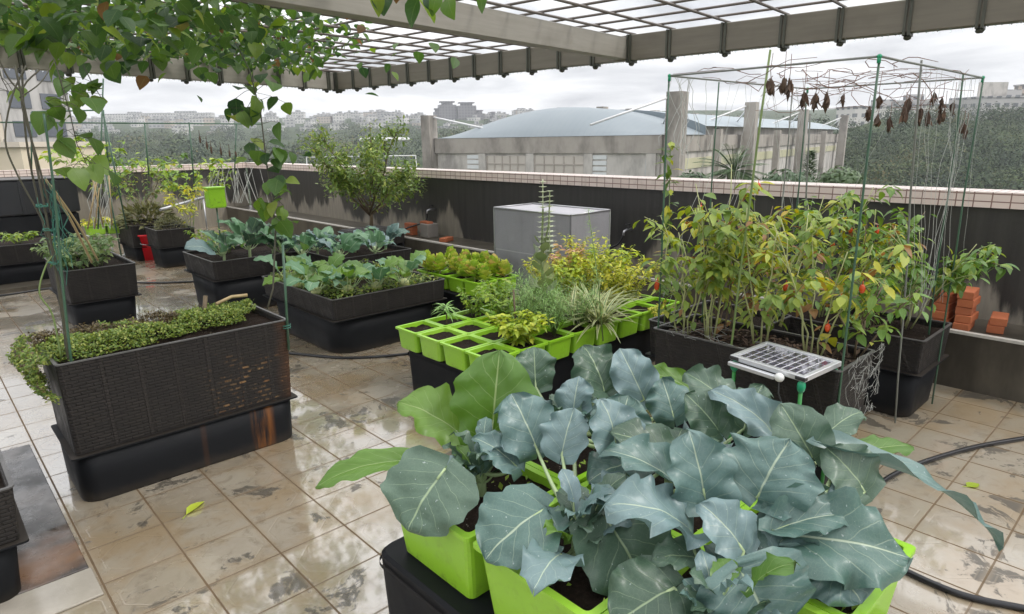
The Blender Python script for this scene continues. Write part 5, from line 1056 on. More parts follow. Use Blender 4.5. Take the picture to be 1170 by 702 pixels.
# golden shrubs spilling over the right end of the bed
for k, (i, j, hh, r, mt, lab) in enumerate(((6, 1, .30, .20, 'gold', 'golden fern like shrub at the right end of the seedling bed'), (7, 1, .27, .19, 'gold', 'golden shrub beside the near corner of the long pepper planter'), (5, 3, .30, .16, 'gold', 'yellow green leafy plant before the right corner of the grey cage'), (6, 3, .34, .16, 'pink', 'pink tinged yellow plant behind the golden shrubs'), (7, 3, .40, .2, 'gold', 'tall yellow plant with golden tips behind the long pepper planter'), (6, 2, .32, .2, 'gold', 'golden green shrub in the middle of the right end of the bed'), (7, 2, .34, .2, 'chart', 'chartreuse shrub in the middle of the right end of the bed'), (5, 2, .3, .18, 'chart', 'chartreuse herb behind the striped spider plants'))):
    x, y, z = bedpos(i, j); bush('golden_shrub', lab, 'shrub', (x, y, z), hh*1.25, r*1.15, 18, 900, (.022, .048) if mt == 'gold' else (.035, .065), M[mt], M['stem_g'], None, n=2, wr=.5, sr=.0025, droop=.1, base=.05)
x, y, z = bedpos(7, 0); t = thing('trailing_plant', 'golden trailing plant hanging down over a lime pot at the right end of the bed', 'trailing plant', (x-.2, TY-.01, z+.02)); b = MB(); sb = MB()
for s in range(16):
    pts = [Vector((rnd.uniform(-.07, .07), .03, .02))]; ln = rnd.uniform(.14, .34)
    for q in range(5): pts.append(pts[-1]+Vector((rnd.uniform(-.012, .012)-pts[-1].x*.12, -.022 if q < 2 else rnd.uniform(-.008, .004), .0 if q == 0 else -ln/4)))
    sb.tube(pts, .0015, n=4)
    for q in range(60):
        f = rnd.random()*4.99; p = pts[int(f)].lerp(pts[int(f)+1], f-int(f)); b.leaf(p, (rnd.uniform(-1, 1), rnd.uniform(-1, .4), rnd.uniform(-.8, .4)), (0, -.5, 1), rnd.uniform(.014, .028), .011, .2, .2, 2)
sb.build('stem', M['stem_g'], t); b.build('foliage', M['gold'], t)
# slender green stems by the cage
for k, (px, top) in enumerate(((690, 240), (760, 160))):
    p = PD(px, 345, 3.9); q = PD(px-18 if k == 0 else px+6, top, 3.95); t = thing('slender_shrub', ['thin feathery green stem standing before the grey cage', 'tall leafy pepper shoot rising above the left end of the peppers'][k], 'shrub', (p.x, p.y, .42)); d = q-Vector((p.x, p.y, .42)); sb = MB(); b = MB(); sb.tube([(0, 0, 0), d*.5+Vector((.02, 0, 0)), d], .005, .002, 6)
    for s in range(170 if k == 0 else 110):
        f = rnd.uniform(.15, 1); L = rnd.uniform(.02, .05) if k == 0 else rnd.uniform(.05, .1); b.leaf(d*f+Vector((rnd.gauss(0, .012), rnd.gauss(0, .012), 0)), (rnd.uniform(-1, 1), rnd.uniform(-1, 1), rnd.uniform(-.2, .9) if k == 0 else rnd.uniform(-.8, .4)), (0, 0, 1), L, L*(.12 if k == 0 else .5), .2, .2, 2)
    sb.build('stem', M['stem_g'], t); b.build('foliage', M['dill'] if k == 0 else M['pepper'], t)
# ------------------------------------------------------------------ peppers
PEP = [((2.98, 1.85, .60), .62, .24, 'pepper', 'yellowing pepper bush at the left end of the long pepper planter'), ((3.14, 1.72, .60), .66, .26, 'pepper', 'yellow mottled pepper bush, second along the long pepper planter'),
       ((3.10, 1.48, .60), .70, .25, 'pepper', 'pepper bush with several orange red fruits behind the solar panel'), ((3.12, 1.22, .60), .62, .26, 'pepper', 'yellow topped pepper bush above the right edge of the solar panel'),
       ((3.6, 1.85, .50), .70, .27, 'pepper', 'tall pepper bush with yellow crown in the hidden planter, left one'), ((3.85, 1.75, .50), .75, .26, 'pepper', 'tall pepper bush with yellow crown in the hidden planter, right one'),
       ((3.02, 1.72, .60), .9, .16, 'pepper', 'tallest slim pepper bush at the left pole of the trellis'),
       ((4.25, 1.35, .48), .68, .26, 'pepper_green', 'greener pepper bush in the short planter, beside the white netting'), ((4.45, 1.20, .48), .62, .27, 'pepper_green', 'green pepper bush spreading over the right end of the short planter'),
       ((4.35, 1.7, .48), .85, .24, 'pepper_green', 'tall green pepper bush whose top reaches the coping'), ((3.25, 1.08, .60), .40, .20, 'pepper_green', 'low drooping green pepper bush at the netted end of the long planter'), ((4.5, 1.45, .48), .70, .24, 'pepper', 'yellowing pepper bush at the back of the short planter')]
MU = (.55, .72, .5, .78, .8, .62, .6, .4, .45, .5, .5, .8)
for k, (loc, hh, r, mt, lab) in enumerate(PEP):
    tf = (lambda mu: (lambda: (min(1, max(0, rnd.gauss(mu, .2))), rnd.random(), 0)))(MU[k])
    bush('pepper_plant', lab, 'pepper plant', loc, hh*1.08, r*1.12, 5, int(rnd.uniform(190, 330) if r > .2 else 150), (.04, .088), M[mt], M['stem_b' if k % 3 == 1 else 'stem_y'], 'pepper plants under the trellis', n=4, wr=.48, base=.14, droop=.5, sr=.005, zpow=.85, fruit=(2 if mt == 'pepper' else 1), petl=.05, tint=tf)
t = thing('pepper_branch', 'long arching pepper branch reaching right in front of the brick stacks', 'pepper plant', (4.5, 1.1, .62), 0, None); sb = MB(); b = MB()
for e_ in (PX(1150, 305, 4.62), PX(1120, 300, 4.6), PX(1100, 330, 4.55), PX(1135, 290, 4.75), PX(1090, 300, 4.5)):
    e_ = e_-Vector((4.5, 1.1, .62)); pts = [Vector((0, 0, 0)), e_*.4+Vector((0, 0, .10)), e_*.75+Vector((0, 0, .09)), e_]; sb.tube(pts, .005, .002, 6)
    for q in range(38):
        f = rnd.uniform(.8, 2.99); p = pts[int(f)].lerp(pts[int(f)+1], f-int(f)); L = rnd.uniform(.05, .09); b.leaf(p+Vector((rnd.gauss(0, .02), rnd.gauss(0, .02), rnd.gauss(0, .02))), (rnd.uniform(-1, 1), rnd.uniform(-1, 1), rnd.uniform(-.9, .2)), (rnd.uniform(-.3, .3), rnd.uniform(-.3, .3), 1), L, L*.5, .25, .25, 4)
sb.build('stem', M['stem_b'], t); b.build('foliage', M['pepper_green'], t)
# dry litter in the long planter
b = MB()
for q in range(700): b.leaf((rnd.uniform(2.92, 3.27), rnd.uniform(1.04, 1.94), .612+rnd.random()*.012), (rnd.uniform(-1, 1), rnd.uniform(-1, 1), rnd.uniform(-.1, .25)), (rnd.uniform(-.3, .3), rnd.uniform(-.3, .3), 1), rnd.uniform(.02, .06), rnd.uniform(.006, .02), .1, .3, 2)
tag(b.build('dry_litter', M['dry']), 'dry brown leaf litter on the soil of the long pepper planter', 'leaf litter', None, 'stuff')
b = MB()
for q in range(30):
    pts = [Vector((rnd.uniform(3.0, 3.31), .995, rnd.uniform(.36, .66)))]
    for s in range(6): pts.append(Vector((min(3.33, max(2.93, pts[-1].x+rnd.uniform(-.07, .07))), .988-rnd.random()*.02, min(.68, max(.35, pts[-1].z+rnd.uniform(-.06, .06))))))
    b.tube(pts, .0008, n=4, caps=False)
for q in range(14):
    pts = [Vector((2.875, rnd.uniform(1.0, 1.95), .65))]
    for s in range(5): pts.append(pts[-1]+Vector((rnd.uniform(-.015, .05), rnd.uniform(-.08, .08), rnd.uniform(-.015, .02))))
    b.tube(pts, .0008, n=4, caps=False)
tag(b.build('string_tangle', M['cord']), 'tangled white netting bunched on the near end of the long pepper planter', 'netting', None, 'stuff')

# ------------------------------------------------------------------ pergola vine
vt = thing('pergola_vine', 'leafy vine spreading under the pergola lattice at the upper left', 'vine', (0, 0, 0)); fb = MB(); sb = MB()
def vdens(px, py):
    # how leafy the lattice is there
    d = 1.0-max(0, (px-260))/170.0 if py < 70 else .85-max(0, px-350)/170
    return max(0.0, min(1.0, d))
def vleaf(mb, p, L, hang=.75):
    a = rnd.uniform(0, 2*PI); d = Vector((math.cos(a), math.sin(a), rnd.uniform(-1.6, .1)*hang)); big_t = (min(1, max(0, rnd.gauss(.48, .26))), .5, 0)
    mb.leaf(p, d, (rnd.uniform(-.5, .5), rnd.uniform(-.5, .5), 1), L, L*rnd.uniform(.75, .95), rnd.uniform(.1, .4), .2, 5, big_t, 0, .72)
cnt = 0; tries = 0
while cnt < 4300 and tries < 90000:
    tries += 1
    p = Vector((rnd.uniform(-1.2, 4.2), rnd.uniform(3.4, 9.0), 2.66)); q = p-CAMP; f = q.dot(fwd3)
    if f < .5: continue
    px = 585+F_PX*q.dot(camx)/f; py = 351-F_PX*q.dot(camy)/f
    if px < -60 or px > 470 or py < -90: continue
    if rnd.random() > vdens(px, py)*(.6+.7*noise.noise(Vector((p.x*1.8, p.y*1.8, 1)))+.35): continue
    far = min(1, max(0, (p.y-3.5)/5)); vleaf(fb, p+Vector((0, 0, rnd.uniform(-.16+.08*far, .10))), rnd.uniform(.055, .105)); cnt += 1
for k in range(90):                                      # runners
    x = rnd.uniform(-1, 2.6); y = rnd.uniform(3.6, 8.8); pts = [Vector((x, y, 2.65))]; d = rnd.uniform(0, 2*PI)
    for q in range(6): d += rnd.uniform(-.6, .6); pts.append(pts[-1]+Vector((math.cos(d)*.14, math.sin(d)*.14, rnd.uniform(-.03, .03))))
    sb.tube(pts, .004, .0025, 5, caps=False)
for px, py, dep, n in ((60, 40, 3.6, 26), (150, 45, 4.2, 30), (20, 15, 3.4, 20), (120, 10, 3.4, 26), (200, 20, 3.8, 24), (250, 15, 4.0, 16), (90, 55, 4.5, 20), (180, 60, 5.0, 20), (230, 65, 5.4, 18), (330, 62, 5.2, 22), (300, 30, 4.6, 18), (395, 75, 6.0, 6), (465, 60, 6.2, 6)):
    for q in range(n): vleaf(fb, PD(px+rnd.gauss(0, 26), py+rnd.gauss(0, 14), dep+rnd.uniform(-.2, .2)), rnd.uniform(.07, .135))
for px, py in ((425, 2), (446, -6), (470, 4), (478, 12), (492, 0), (500, 6), (462, -8), (512, 10), (545, 4), (438, 6), (486, 22)):
    vleaf(fb, PD(px, py-14, 3.9+rnd.uniform(-.15, .1)), rnd.uniform(.10, .17), 1.4)
fb.build('foliage', M['vine'], vt); sb.build('stem', M['stem_b'], vt)
def strand(label, base, pts, nl, L, jit, name='climbing_vine', r=.006, mat='vine', leafy=(0, 1)):
    t = thing(name, label, 'vine', base); o = Vector(base); P_ = [Vector(p)-o for p in pts]; sb = MB(); fb = MB(); sb.tube(P_, r, r*.5, 6)
    for q in range(nl):
        f = (leafy[0]+(leafy[1]-leafy[0])*rnd.random())*(len(P_)-1.001); i = int(f); p = P_[i].lerp(P_[i+1], f-i); e_ = p+Vector((rnd.gauss(0, jit), rnd.gauss(0, jit), rnd.gauss(0, jit*.5)))
        sb.tube([p, p.lerp(e_, .5)+Vector((0, 0, .01)), e_], .0015, n=4, caps=False); vleaf(fb, e_, rnd.uniform(*L), 1.2)
    sb.build('stem', M['stem_d'], t); fb.build('foliage', M[mat], t); return t
M['vine_lit'] = leaf_mat('lit_vine_leaf', [(0, (0.06, 0.13, 0.03)), (0.5, (0.10, 0.19, 0.04)), (1, (0.20, 0.29, 0.06))], 0.42, 0.4, (0.2, 0.28, 0.1), 0.3, 5, 0.3)  # lighter copy of the vine leaf, its lit look put into the colour
by = 3.86
strand('vine climbing a stake at the right end of the worn planter up to the lattice', (1.36, 3.80, .67), [PY(300, 372, 3.80), PY(312, 330, 3.82), PY(315, 260, 3.85), PY(305, 190, 3.9), PY(298, 130, 3.95), PY(285, 80, 4.0), PY(270, 50, 4.1)], 60, (.075, .13), .085, leafy=(.30, .78), mat='vine')
strand('leafy vine shoot dangling over the far beds at the left', PY(75, 75, 3.9), [PY(62, 68, 3.9), PY(70, 95, 3.85), PY(80, 130, 3.8), PY(88, 165, 3.8), PY(100, 190, 3.8)], 26, (.07, .12), .06, mat='vine_lit', leafy=(.15, 1), r=.003)
strand('second vine shoot hanging beside the left leafy shoot', PY(105, 75, 4.2), [PY(95, 75, 4.2), PY(108, 100, 4.15), PY(118, 115, 4.1)], 7, (.07, .11), .05, mat='vine_lit', r=.003)
strand('few hanging leaves at the far left edge under the lattice', PY(2, 70, 3.8), [PY(-6, 60, 3.8), PY(2, 90, 3.8), PY(10, 105, 3.8)], 6, (.06, .1), .05, mat='vine_lit', r=.003)
# poles and bare stems at the left end of the worn planter
t = thing('stake_bundle', 'tied bundle of green stakes and bare vine stems at the worn planter left end', 'stakes', (.45, 3.5, .68)); o = Vector((.45, 3.5, .68))
for pts, r, mt, nm in (([(80, 425, 3.5), (62, 300, 3.5), (40, 180, 3.5), (17, 75, 3.5)], .0055, 'stem_d', 'stake'), ([(83, 428, 3.46), (72, 330, 3.45), (62, 220, 3.45), (50, 130, 3.45)], .006, 'green_pole', 'stake'), ([(76, 425, 3.55), (70, 340, 3.55), (48, 250, 3.55), (30, 160, 3.55), (25, 75, 3.55)], .005, 'stem_d', 'vine_stem'),
      ([(70, 410, 3.5), (60, 360, 3.5), (45, 335, 3.5), (52, 305, 3.5), (62, 290, 3.5)], .004, 'stem_g', 'vine_stem'), ([(70, 320, 3.5), (52, 260, 3.5), (20, 200, 3.5), (6, 160, 3.5), (14, 110, 3.5), (30, 75, 3.5)], .004, 'stem_d', 'vine_stem'), ([(60, 250, 3.5), (42, 180, 3.5), (24, 110, 3.5), (45, 80, 3.5)], .004, 'stem_d', 'vine_stem'),
      ([(105, 300, 3.9), (80, 250, 3.7), (52, 205, 3.55)], .006, 'bamboo', 'bamboo_cane'), ([(112, 298, 3.9), (88, 255, 3.7), (58, 212, 3.55)], .005, 'bamboo', 'bamboo_cane'), ([(24, 105, 3.5), (10, 90, 3.5), (-5, 60, 3.5)], .004, 'stem_d', 'vine_stem'), ([(22, 112, 3.5), (46, 95, 3.5), (62, 70, 3.6)], .003, 'stem_d', 'vine_stem')):
    b = MB(); b.tube(smooth([PY(*q)-o for q in pts], 5), r, r*.8, 6); b.build(nm, M[mt], t)
for (px, py) in ((82, 424), (62, 300), (48, 235), (56, 262)):
    b = MB(); c = PY(px, py, 3.49)-o; b.tube([c+Vector((.022*math.cos(a), .022*math.sin(a), rnd.uniform(-.008, .008))) for a in [q*PI/5 for q in range(22)]], .0025, n=4); b.build('tie', M['twine_g'], t)
b = MB()
for q in range(14):
    a = PY(rnd.uniform(40, 66), rnd.uniform(200, 230), 3.5)-o; c = PY(rnd.uniform(62, 84), rnd.uniform(280, 330), 3.5)-o; b.tube([a.lerp(c, s/6)+Vector((rnd.gauss(0, .012), rnd.gauss(0, .012), 0)) for s in range(7)], .0015, n=4, caps=False)
tag(b.build('twine', M['twine_g'], t), kind='stuff')
t = thing('green_stake', 'green stake at the right corner of the worn planter', 'stake', (1.43, 3.42, .25)); b = MB(); o = Vector((1.43, 3.42, .25)); b.tube([PY(330, 400, 3.38)-o, PY(323, 280, 3.38)-o], .007); b.build('stake', M['green_pole'], t); b = MB(); c = PY(328, 376, 3.38)-o
b.tube([c+Vector((.02*math.cos(a), .02*math.sin(a), .002*a)) for a in [q*PI/5 for q in range(22)]], .003, n=4); b.build('tie', M['twine_g'], t)
# far stakes with twine by the lime pots and poles behind
t = thing('cane_fan', 'fan of thin canes and white twine rising from the pair of lime pots', 'stakes', (2.0, 10.6, .45)); o = Vector((2.0, 10.6, .45))
for (a, c, mt) in (((112, 262), (118, 90), 'green_pole'), ((100, 262), (112, 200), 'bamboo'), ((108, 262), (116, 195), 'bamboo'), ((118, 260), (104, 195), 'bamboo'), ((128, 258), (124, 196), 'bamboo'), ((145, 262), (118, 130), 'green_pole'), ((140, 300), (120, 195), 'green_pole')):
    b = MB(); b.tube([PY(a[0], a[1], 10.6)-o, PY(c[0], c[1], 10.6)-o], .010, n=6); b.build('cane', M[mt], t)
for (a, c) in (((36, 128), (118, 126)), ((36, 128), (36, 200)), ((118, 126), (125, 200)), ((0, 140), (300, 142)), ((216, 140), (222, 210)), ((165, 140), (170, 200)), ((270, 142), (268, 200))):
    b = MB(); b.tube([PY(a[0], a[1], 11.6)-o, PY(c[0], c[1], 11.6)-o], .011, n=6); b.build('pole', M['green_pole'], t)
b = MB()
for q in range(16):
    a = PY(rnd.uniform(105, 130), 195, 10.6)-o; c = PY(rnd.uniform(105, 130), 262, 10.6)-o; b.tube([a, a.lerp(c, .5)+Vector((rnd.gauss(0, .08), 0, 0)), c], .004, n=4, caps=False)
for q in range(26):
    x0 = rnd.uniform(240, 300); a = PY(x0, rnd.uniform(190, 200), 11.8)-o; c = PY(x0+rnd.uniform(-18, 18), 232, 11.8)-o; b.tube([a, c], .004, n=4, caps=False)
tag(b.build('twine', M['cord'], t), kind='stuff')
for k, (px, py) in enumerate(((228, 156), (236, 163), (241, 168), (252, 170), (262, 172), (269, 173))):
    p = PY(px, py, 11.6); t = thing('dried_pod', 'small dry brown pod hanging in the row over the far left wall', 'dried pods', p, 0, 'row of dry pods over the left wall'); b = MB(); b.blob((0, 0, -.05), .018, .018, .06, 8, 7, .4, 3); b.tube([(0, 0, 0), (0, 0, .1)], .005, n=4); b.build('withered_leaf', M['dry'], t)
# ------------------------------------------------------------------ beyond the parapet: hall
def HP(along_g, along_l, z):                              # hall frame: g along the gable wall, l along the long wall
    return LD(15.7-.823*along_g+.566*along_l, 70+.566*along_g+.823*along_l, z)
hall = thing('sports_hall', 'large concrete hall with a blue curved metal roof and tall pillars beyond the right wall', 'building', (0, 0, 0))
GW, LL, ZE, ZF = 30.5, 112.0, 1.9, 0.05
def HB(b, g0, g1, l0, l1, z0, z1, mi=0):
    P = [HP(g, l, z) for z in (z0, z1) for l in (l0, l1) for g in (g0, g1)]
    for ids in ((0, 2, 3, 1), (4, 5, 7, 6), (0, 1, 5, 4), (2, 6, 7, 3), (0, 4, 6, 2), (1, 3, 7, 5)):
        L_ = (P[ids[1]]-P[ids[0]]).length; b.face([b.vert(P[i]) for i in ids], [(0, P[ids[0]].z), (L_, P[ids[0]].z), (L_, P[ids[2]].z), (0, P[ids[2]].z)], mi)
def HQ(name, g0, g1, l0, l1, z0, z1, mat): b = MB(); HB(b, g0, g1, l0, l1, z0, z1); return b.build(name, M[mat], hall)
HQ('main_wall', 0, GW, 0, LL, -20, ZF-.01, 'hall_pale')
HQ('fascia_band', -.25, GW+.25, -.25, LL, ZF, ZE, 'hall_conc')
def tfrom(px): k = (px-585)/745; return (15.7-70*k)/(.823+.566*k)
def lfrom(px): k = (px-585)/745; return (70*k-15.7)/(.566-.823*k)
for px in (555, 608, 673, 743): t0 = tfrom(px); HQ('pilaster', t0-.55, t0+.55, -.22, .0, -20, ZF-.02, 'hall_pale')
for a, c in ((560, 603), (613, 668)):
    g0, g1 = tfrom(c), tfrom(a); HQ('wall_panel', g0, g1, -.08, -.001, -8, -.25, 'hall_panel'); n = 5
    for k in range(n+1): g = g0+(g1-g0)*k/n; HQ('mullion', g-.07, g+.07, -.16, -.081, -8, -.25, 'hall_frame')
    for z in (-1.2, -3.4): HQ('transom', g0, g1, -.15, -.082, z-.07, z+.07, 'hall_frame')
for a, c in ((538, 552), (677, 693)):
    g0, g1 = tfrom(c), tfrom(a)
    for k in range(6): HQ('louvre', g0, g1, -.12, -.001, -.6-.62*k, -.15-.62*k, 'pale_louvre')
HQ('blue_window', tfrom(741), tfrom(737), -.12, -.001, -6, -.5, 'blue_win')
def roof(name, l0, l1, fn, g0=-.4, g1=GW+.4, NG=40, NL=26, mat='hall_roof'):
    b = MB(); g_ = []
    for j in range(NL+1):
        for i in range(NG+1): f = i/NG; l = l0+(l1-l0)*j/NL; g_.append(b.vert(HP(g0+(g1-g0)*f, l, ZE+.02+fn(f, l))))
    for j in range(NL):
        for i in range(NG): a = j*(NG+1)+i; b.face([g_[a], g_[a+1], g_[a+NG+2], g_[a+NG+1]], [(0, i*.9), (0, i*.9+.9), (1, i*.9+.9), (1, i*.9)], 0, True)
    return b.build(name, M[mat], hall)
roof('curved_roof', -.3, 13, lambda f, l: 3.5*(1-(2*f-1)**2)*math.sin(.5*PI*min(1, (l+.3)/7.0))**.8)
HQ('rear_wall', 1, GW-1, 13.2, LL-1, ZE, ZE+1.2, 'hall_pale')
b = MB()
for i in range(40):
    fa, fb = i/40, (i+1)/40; ga, gb = -.4+(GW+.8)*fa, -.4+(GW+.8)*fb; h_ = lambda f: ZE+1.02+2.3*(1-abs(2*f-1)**3)
    b.quad(HP(ga, 13.06, ZE), HP(gb, 13.06, ZE), HP(gb, 13.06, h_(fb)), HP(ga, 13.06, h_(fa)))
b.build('rear_gable', M['hall_roof'], hall)
roof('rear_roof', 13.1, LL, lambda f, l: 1.0+2.3*(1-abs(2*f-1)**3), mat='hall_roof_pale')
for k in range(10): l = 16+k*9.2; HQ('roof_vent', GW*.5-.5, GW*.5+.5, l, l+1.6, ZE+3.2, ZE+3.9, 'hall_conc')
HQ('yellow_window_band', -.12, -.001, 1.5, LL-2, -1.9, -.7, 'yellow_win')
for l, hgt, s in ((0, 4.2, 1.7), (14, .6, .9), (28, 4.2, 1.5), (44, .6, .9), (62, 4.2, 1.5), (84, .6, .9), (108, 4.2, 1.6)):
    HQ('pillar', -1.6-s*.5, -1.6+s*.5, l-s*.5, l+s*.5, -20, ZE+hgt, 'hall_conc')
HQ('pillar', GW+.4, GW+1.8, -1, .6, -20, ZE+2.9, 'hall_conc')
for l in (0, 28, 62, 108):
    for s in (-1, 1):
        b = MB(); b.tube([HP(-1.4, l, ZE+3.9), HP(3.5, l+s*9, ZE+1.0)], .12, n=5); b.build('stay_cable', M['steel_white'], hall)
b = MB(); b.tube([HP(GW+1.1, -.2, ZE+2.8), HP(GW-6, 2, ZE+1.2)], .13, n=5); b.build('stay_cable', M['steel_white'], hall)

# ground and hills
def ss(a, b_, x): x = min(1, max(0, (x-a)/(b_-a))); return x*x*(3-2*x)
def hgt(lat, dep):
    k = lat/max(dep, 1); h = -20+16*ss(120, 330, dep)+40*ss(380, 1000, dep)
    h += (13*ss(95, 235, dep))*ss(.40, .56, k)*(1-ss(420, 600, dep)*.5)
    h += 6*noise.noise(Vector((lat*.006, dep*.006, 1)))*ss(120, 400, dep)
    return h
b = MB(); rows = []; deps = [30, 60, 90, 110, 130, 150, 180, 210, 240, 280, 330, 400, 480, 560, 650, 750, 850, 950, 1050, 1200, 1500]
for d in deps: rows.append([b.vert(LD(d*k/20*1.0, d, hgt(d*k/20*1.0, d))) for k in range(-26, 27)])
for j in range(len(deps)-1):
    for i in range(52): b.face([rows[j][i], rows[j][i+1], rows[j+1][i+1], rows[j+1][i]], None, 0, True)
tag(b.build('hills', M['hill']), kind='structure')
b = MB(); b.quad(LD(-1700, -400, -20.3), LD(1700, -400, -20.3), LD(1700, 1560, -20.3), LD(-1700, 1560, -20.3)); tag(b.build('ground', M['hill']), kind='structure')
# woods as leaf masses
def canopy(b, c, r, hh, n, L):
    tv = rnd.uniform(-.34, .34)
    for q in range(n):
        a = rnd.uniform(0, 2*PI); e_ = math.acos(rnd.uniform(-.25, 1)); k = rnd.uniform(.55, 1.0)*(1+.3*noise.noise(Vector((math.cos(a)*2+c.x, math.sin(a)*2+c.y, e_*2)))); d = Vector((math.sin(e_)*math.cos(a), math.sin(e_)*math.sin(a), math.cos(e_)))
        p = c+Vector((d.x*r*k, d.y*r*k, d.z*hh*k)); tg = d.orthogonal().normalized(); tg = Matrix.Rotation(rnd.uniform(0, 6.28), 3, d) @ tg; b.leaf(p, tg+d*rnd.uniform(-.2, .5), d+Vector((0, 0, .5)), L*rnd.uniform(.7, 1.4), L*rnd.uniform(.5, .9), .3, .15, 2, (min(1, max(0, rnd.gauss(.45+tv, .12))), .5, 0))
b = MB()
for q in range(260):
    dep = rnd.uniform(150, 620); k = rnd.uniform(-.86, .02); lat = dep*k; s = rnd.uniform(5, 11); canopy(b, LD(lat, dep, hgt(lat, dep)+s*.35), s, s*.8, 230, s*.12)
tag(b.build('far_wood', M['far_leaf']), 'hazy wooded slope beyond the left wall, below the city', 'wood', None, 'stuff')
b = MB()
for q in range(210):
    dep = rnd.uniform(95, 260); k = rnd.uniform(.46, .90); lat = dep*k; s = rnd.uniform(3.5, 7); canopy(b, LD(lat, dep, hgt(lat, dep)+s*.5), s, s*.85, 330, s*.11)
for q in range(26):
    dep = rnd.uniform(190, 300); k = rnd.uniform(.30, .5); lat = dep*k; s = rnd.uniform(4, 7); canopy(b, LD(lat, dep, 2+rnd.uniform(-3, 2)), s, s, 160, s*.16)
tag(b.build('hillside_wood', M['far_leaf']), 'dense green wooded hillside beyond the right wall', 'wood', None, 'stuff')
# distant houses along the ridge
def house(name, label, cat, lat, dep, z0, w_, d_, h, mat, group, rot=None, roofbox=True):
    t = thing(name, label, cat, LD(lat, dep, z0), -YAW+(rot if rot is not None else rnd.uniform(-.5, .5)), group); b = MB(); b.box(-w_/2, w_/2, -d_/2, d_/2, 0, h); b.build('wall', M[mat], t)
    b = MB(); b.box(-w_/2-.3, w_/2+.3, -d_/2-.3, d_/2+.3, h+.02, h+.6)
    if roofbox: x = rnd.uniform(-.25, .1)*w_; b.box(x, x+w_*.3, -d_*.2, d_*.2, h+.62, h+3.2)
    b.build('roof', M['house_b'], t); return t
for q in range(260):
    k = rnd.uniform(-.76, .12); dep = rnd.uniform(640, 1080); lat = dep*k; w_ = rnd.uniform(6, 17)
    house('hillside_house', 'small pale house among the crowded blocks along the hazy far ridge', 'house', lat, dep, hgt(lat, dep)-4, w_, rnd.uniform(7, 12), rnd.uniform(6, 12) if not -.15 < k < 0 else rnd.uniform(4, 7), rnd.choice(('house_a', 'house_a', 'house_b', 'house_c')), 'houses along the far ridge')
for px, w_, top, lab in ((517, 20, 116, 'grey apartment tower on the far ridge, left of the twin pair'), (538, 21, 117, 'grey apartment tower on the far ridge, right of the twin pair'), (552, 9, 126, 'shorter grey tower just right of the twin apartment towers'), (506, 8, 124, 'narrow dark tower at the left flank of the twin towers'), (567, 5, 128, 'thin slab tower on the ridge near the hall roof')):
    dep = 780; k = (px-585)/745; lat = dep*k; z1 = PD(px, top, dep).z; z0 = hgt(lat, dep)-5; h = z1-z0; t = thing('apartment_tower', lab, 'tower', LD(lat, dep, z0), -YAW+.2, None); b = MB(); b.box(-w_/2, w_/2, -8, 8, 0, h-4); b.box(-w_*.3, w_*.3, -5, 5, h-3.9, h-1.5); b.build('wall', M['tower_a'], t); b = MB(); b.box(-w_*.42, w_*.42, -6, 6, h-1.4, h); b.build('roof', M['tower_a'], t)
for px, w_, top, lab in ((433, 46, 131, 'wide pale block in the middle of the far ridge'), (457, 9, 129, 'small mushroom shaped water tower on the far ridge'), (372, 30, 133, 'pale block on the far ridge left of the citrus tree top'), (222, 95, 127, 'long flat roofed building on the skyline at left'), (165, 60, 128, 'low long building on the skyline beside the tower block'), (352, 22, 126, 'pale tall block on the skyline right of the hanging vine')):
    dep = 950; k = (px-585)/745; lat = dep*k; z1 = PD(px, top, dep).z; z0 = hgt(lat, dep)-5; house('ridge_building', lab, 'building', lat, dep, z0, w_, 14, z1-z0-3, 'house_a' if px != 457 else 'tower_a', None, .1)
for px, w_, top, z_, mt, dep, lab in ((985, 26, 118, 132, 'house_a', 285, 'low pale building behind the dry bundles of the trellis'), (1020, 20, 112, 130, 'house_b', 290, 'grey flat building behind the front corner of the trellis'), (1065, 30, 116, 131, 'house_a', 280, 'wide pale building on the right hilltop between trellis poles'), (1130, 34, 107, 131, 'house_b', 270, 'long building with galleries on the right hilltop'), (1160, 9, 92, 128, 'house_c', 275, 'pinkish narrow tower at the right photo edge'), (1195, 30, 104, 130, 'house_a', 275, 'pale building just past the right photo edge')):
    k = (px-585)/745; lat = dep*k; z1 = PD(px, top, dep).z; z0 = PD(px, z_+14, dep).z; house('hilltop_building', lab, 'building', lat, dep, z0, w_, 12, z1-z0-2, mt, 'buildings on the right hilltop', .15)
dep = 265; p = PD(1134, 104, dep); t = thing('billboard', 'blank pale billboard on the roof of the right hilltop building', 'billboard', p, -YAW+.1); b = MB(); b.box(-6, 6, -.3, .3, -3.2, 3.2); b.build('board', M['house_blank'] if 'house_blank' in M else M['hall_pale'], t); b = MB()
for x in (-4, 0, 4): b.tube([(x, .4, -6), (x, .4, -3)], .2, n=5)
b.build('legs', M['dark'], t)
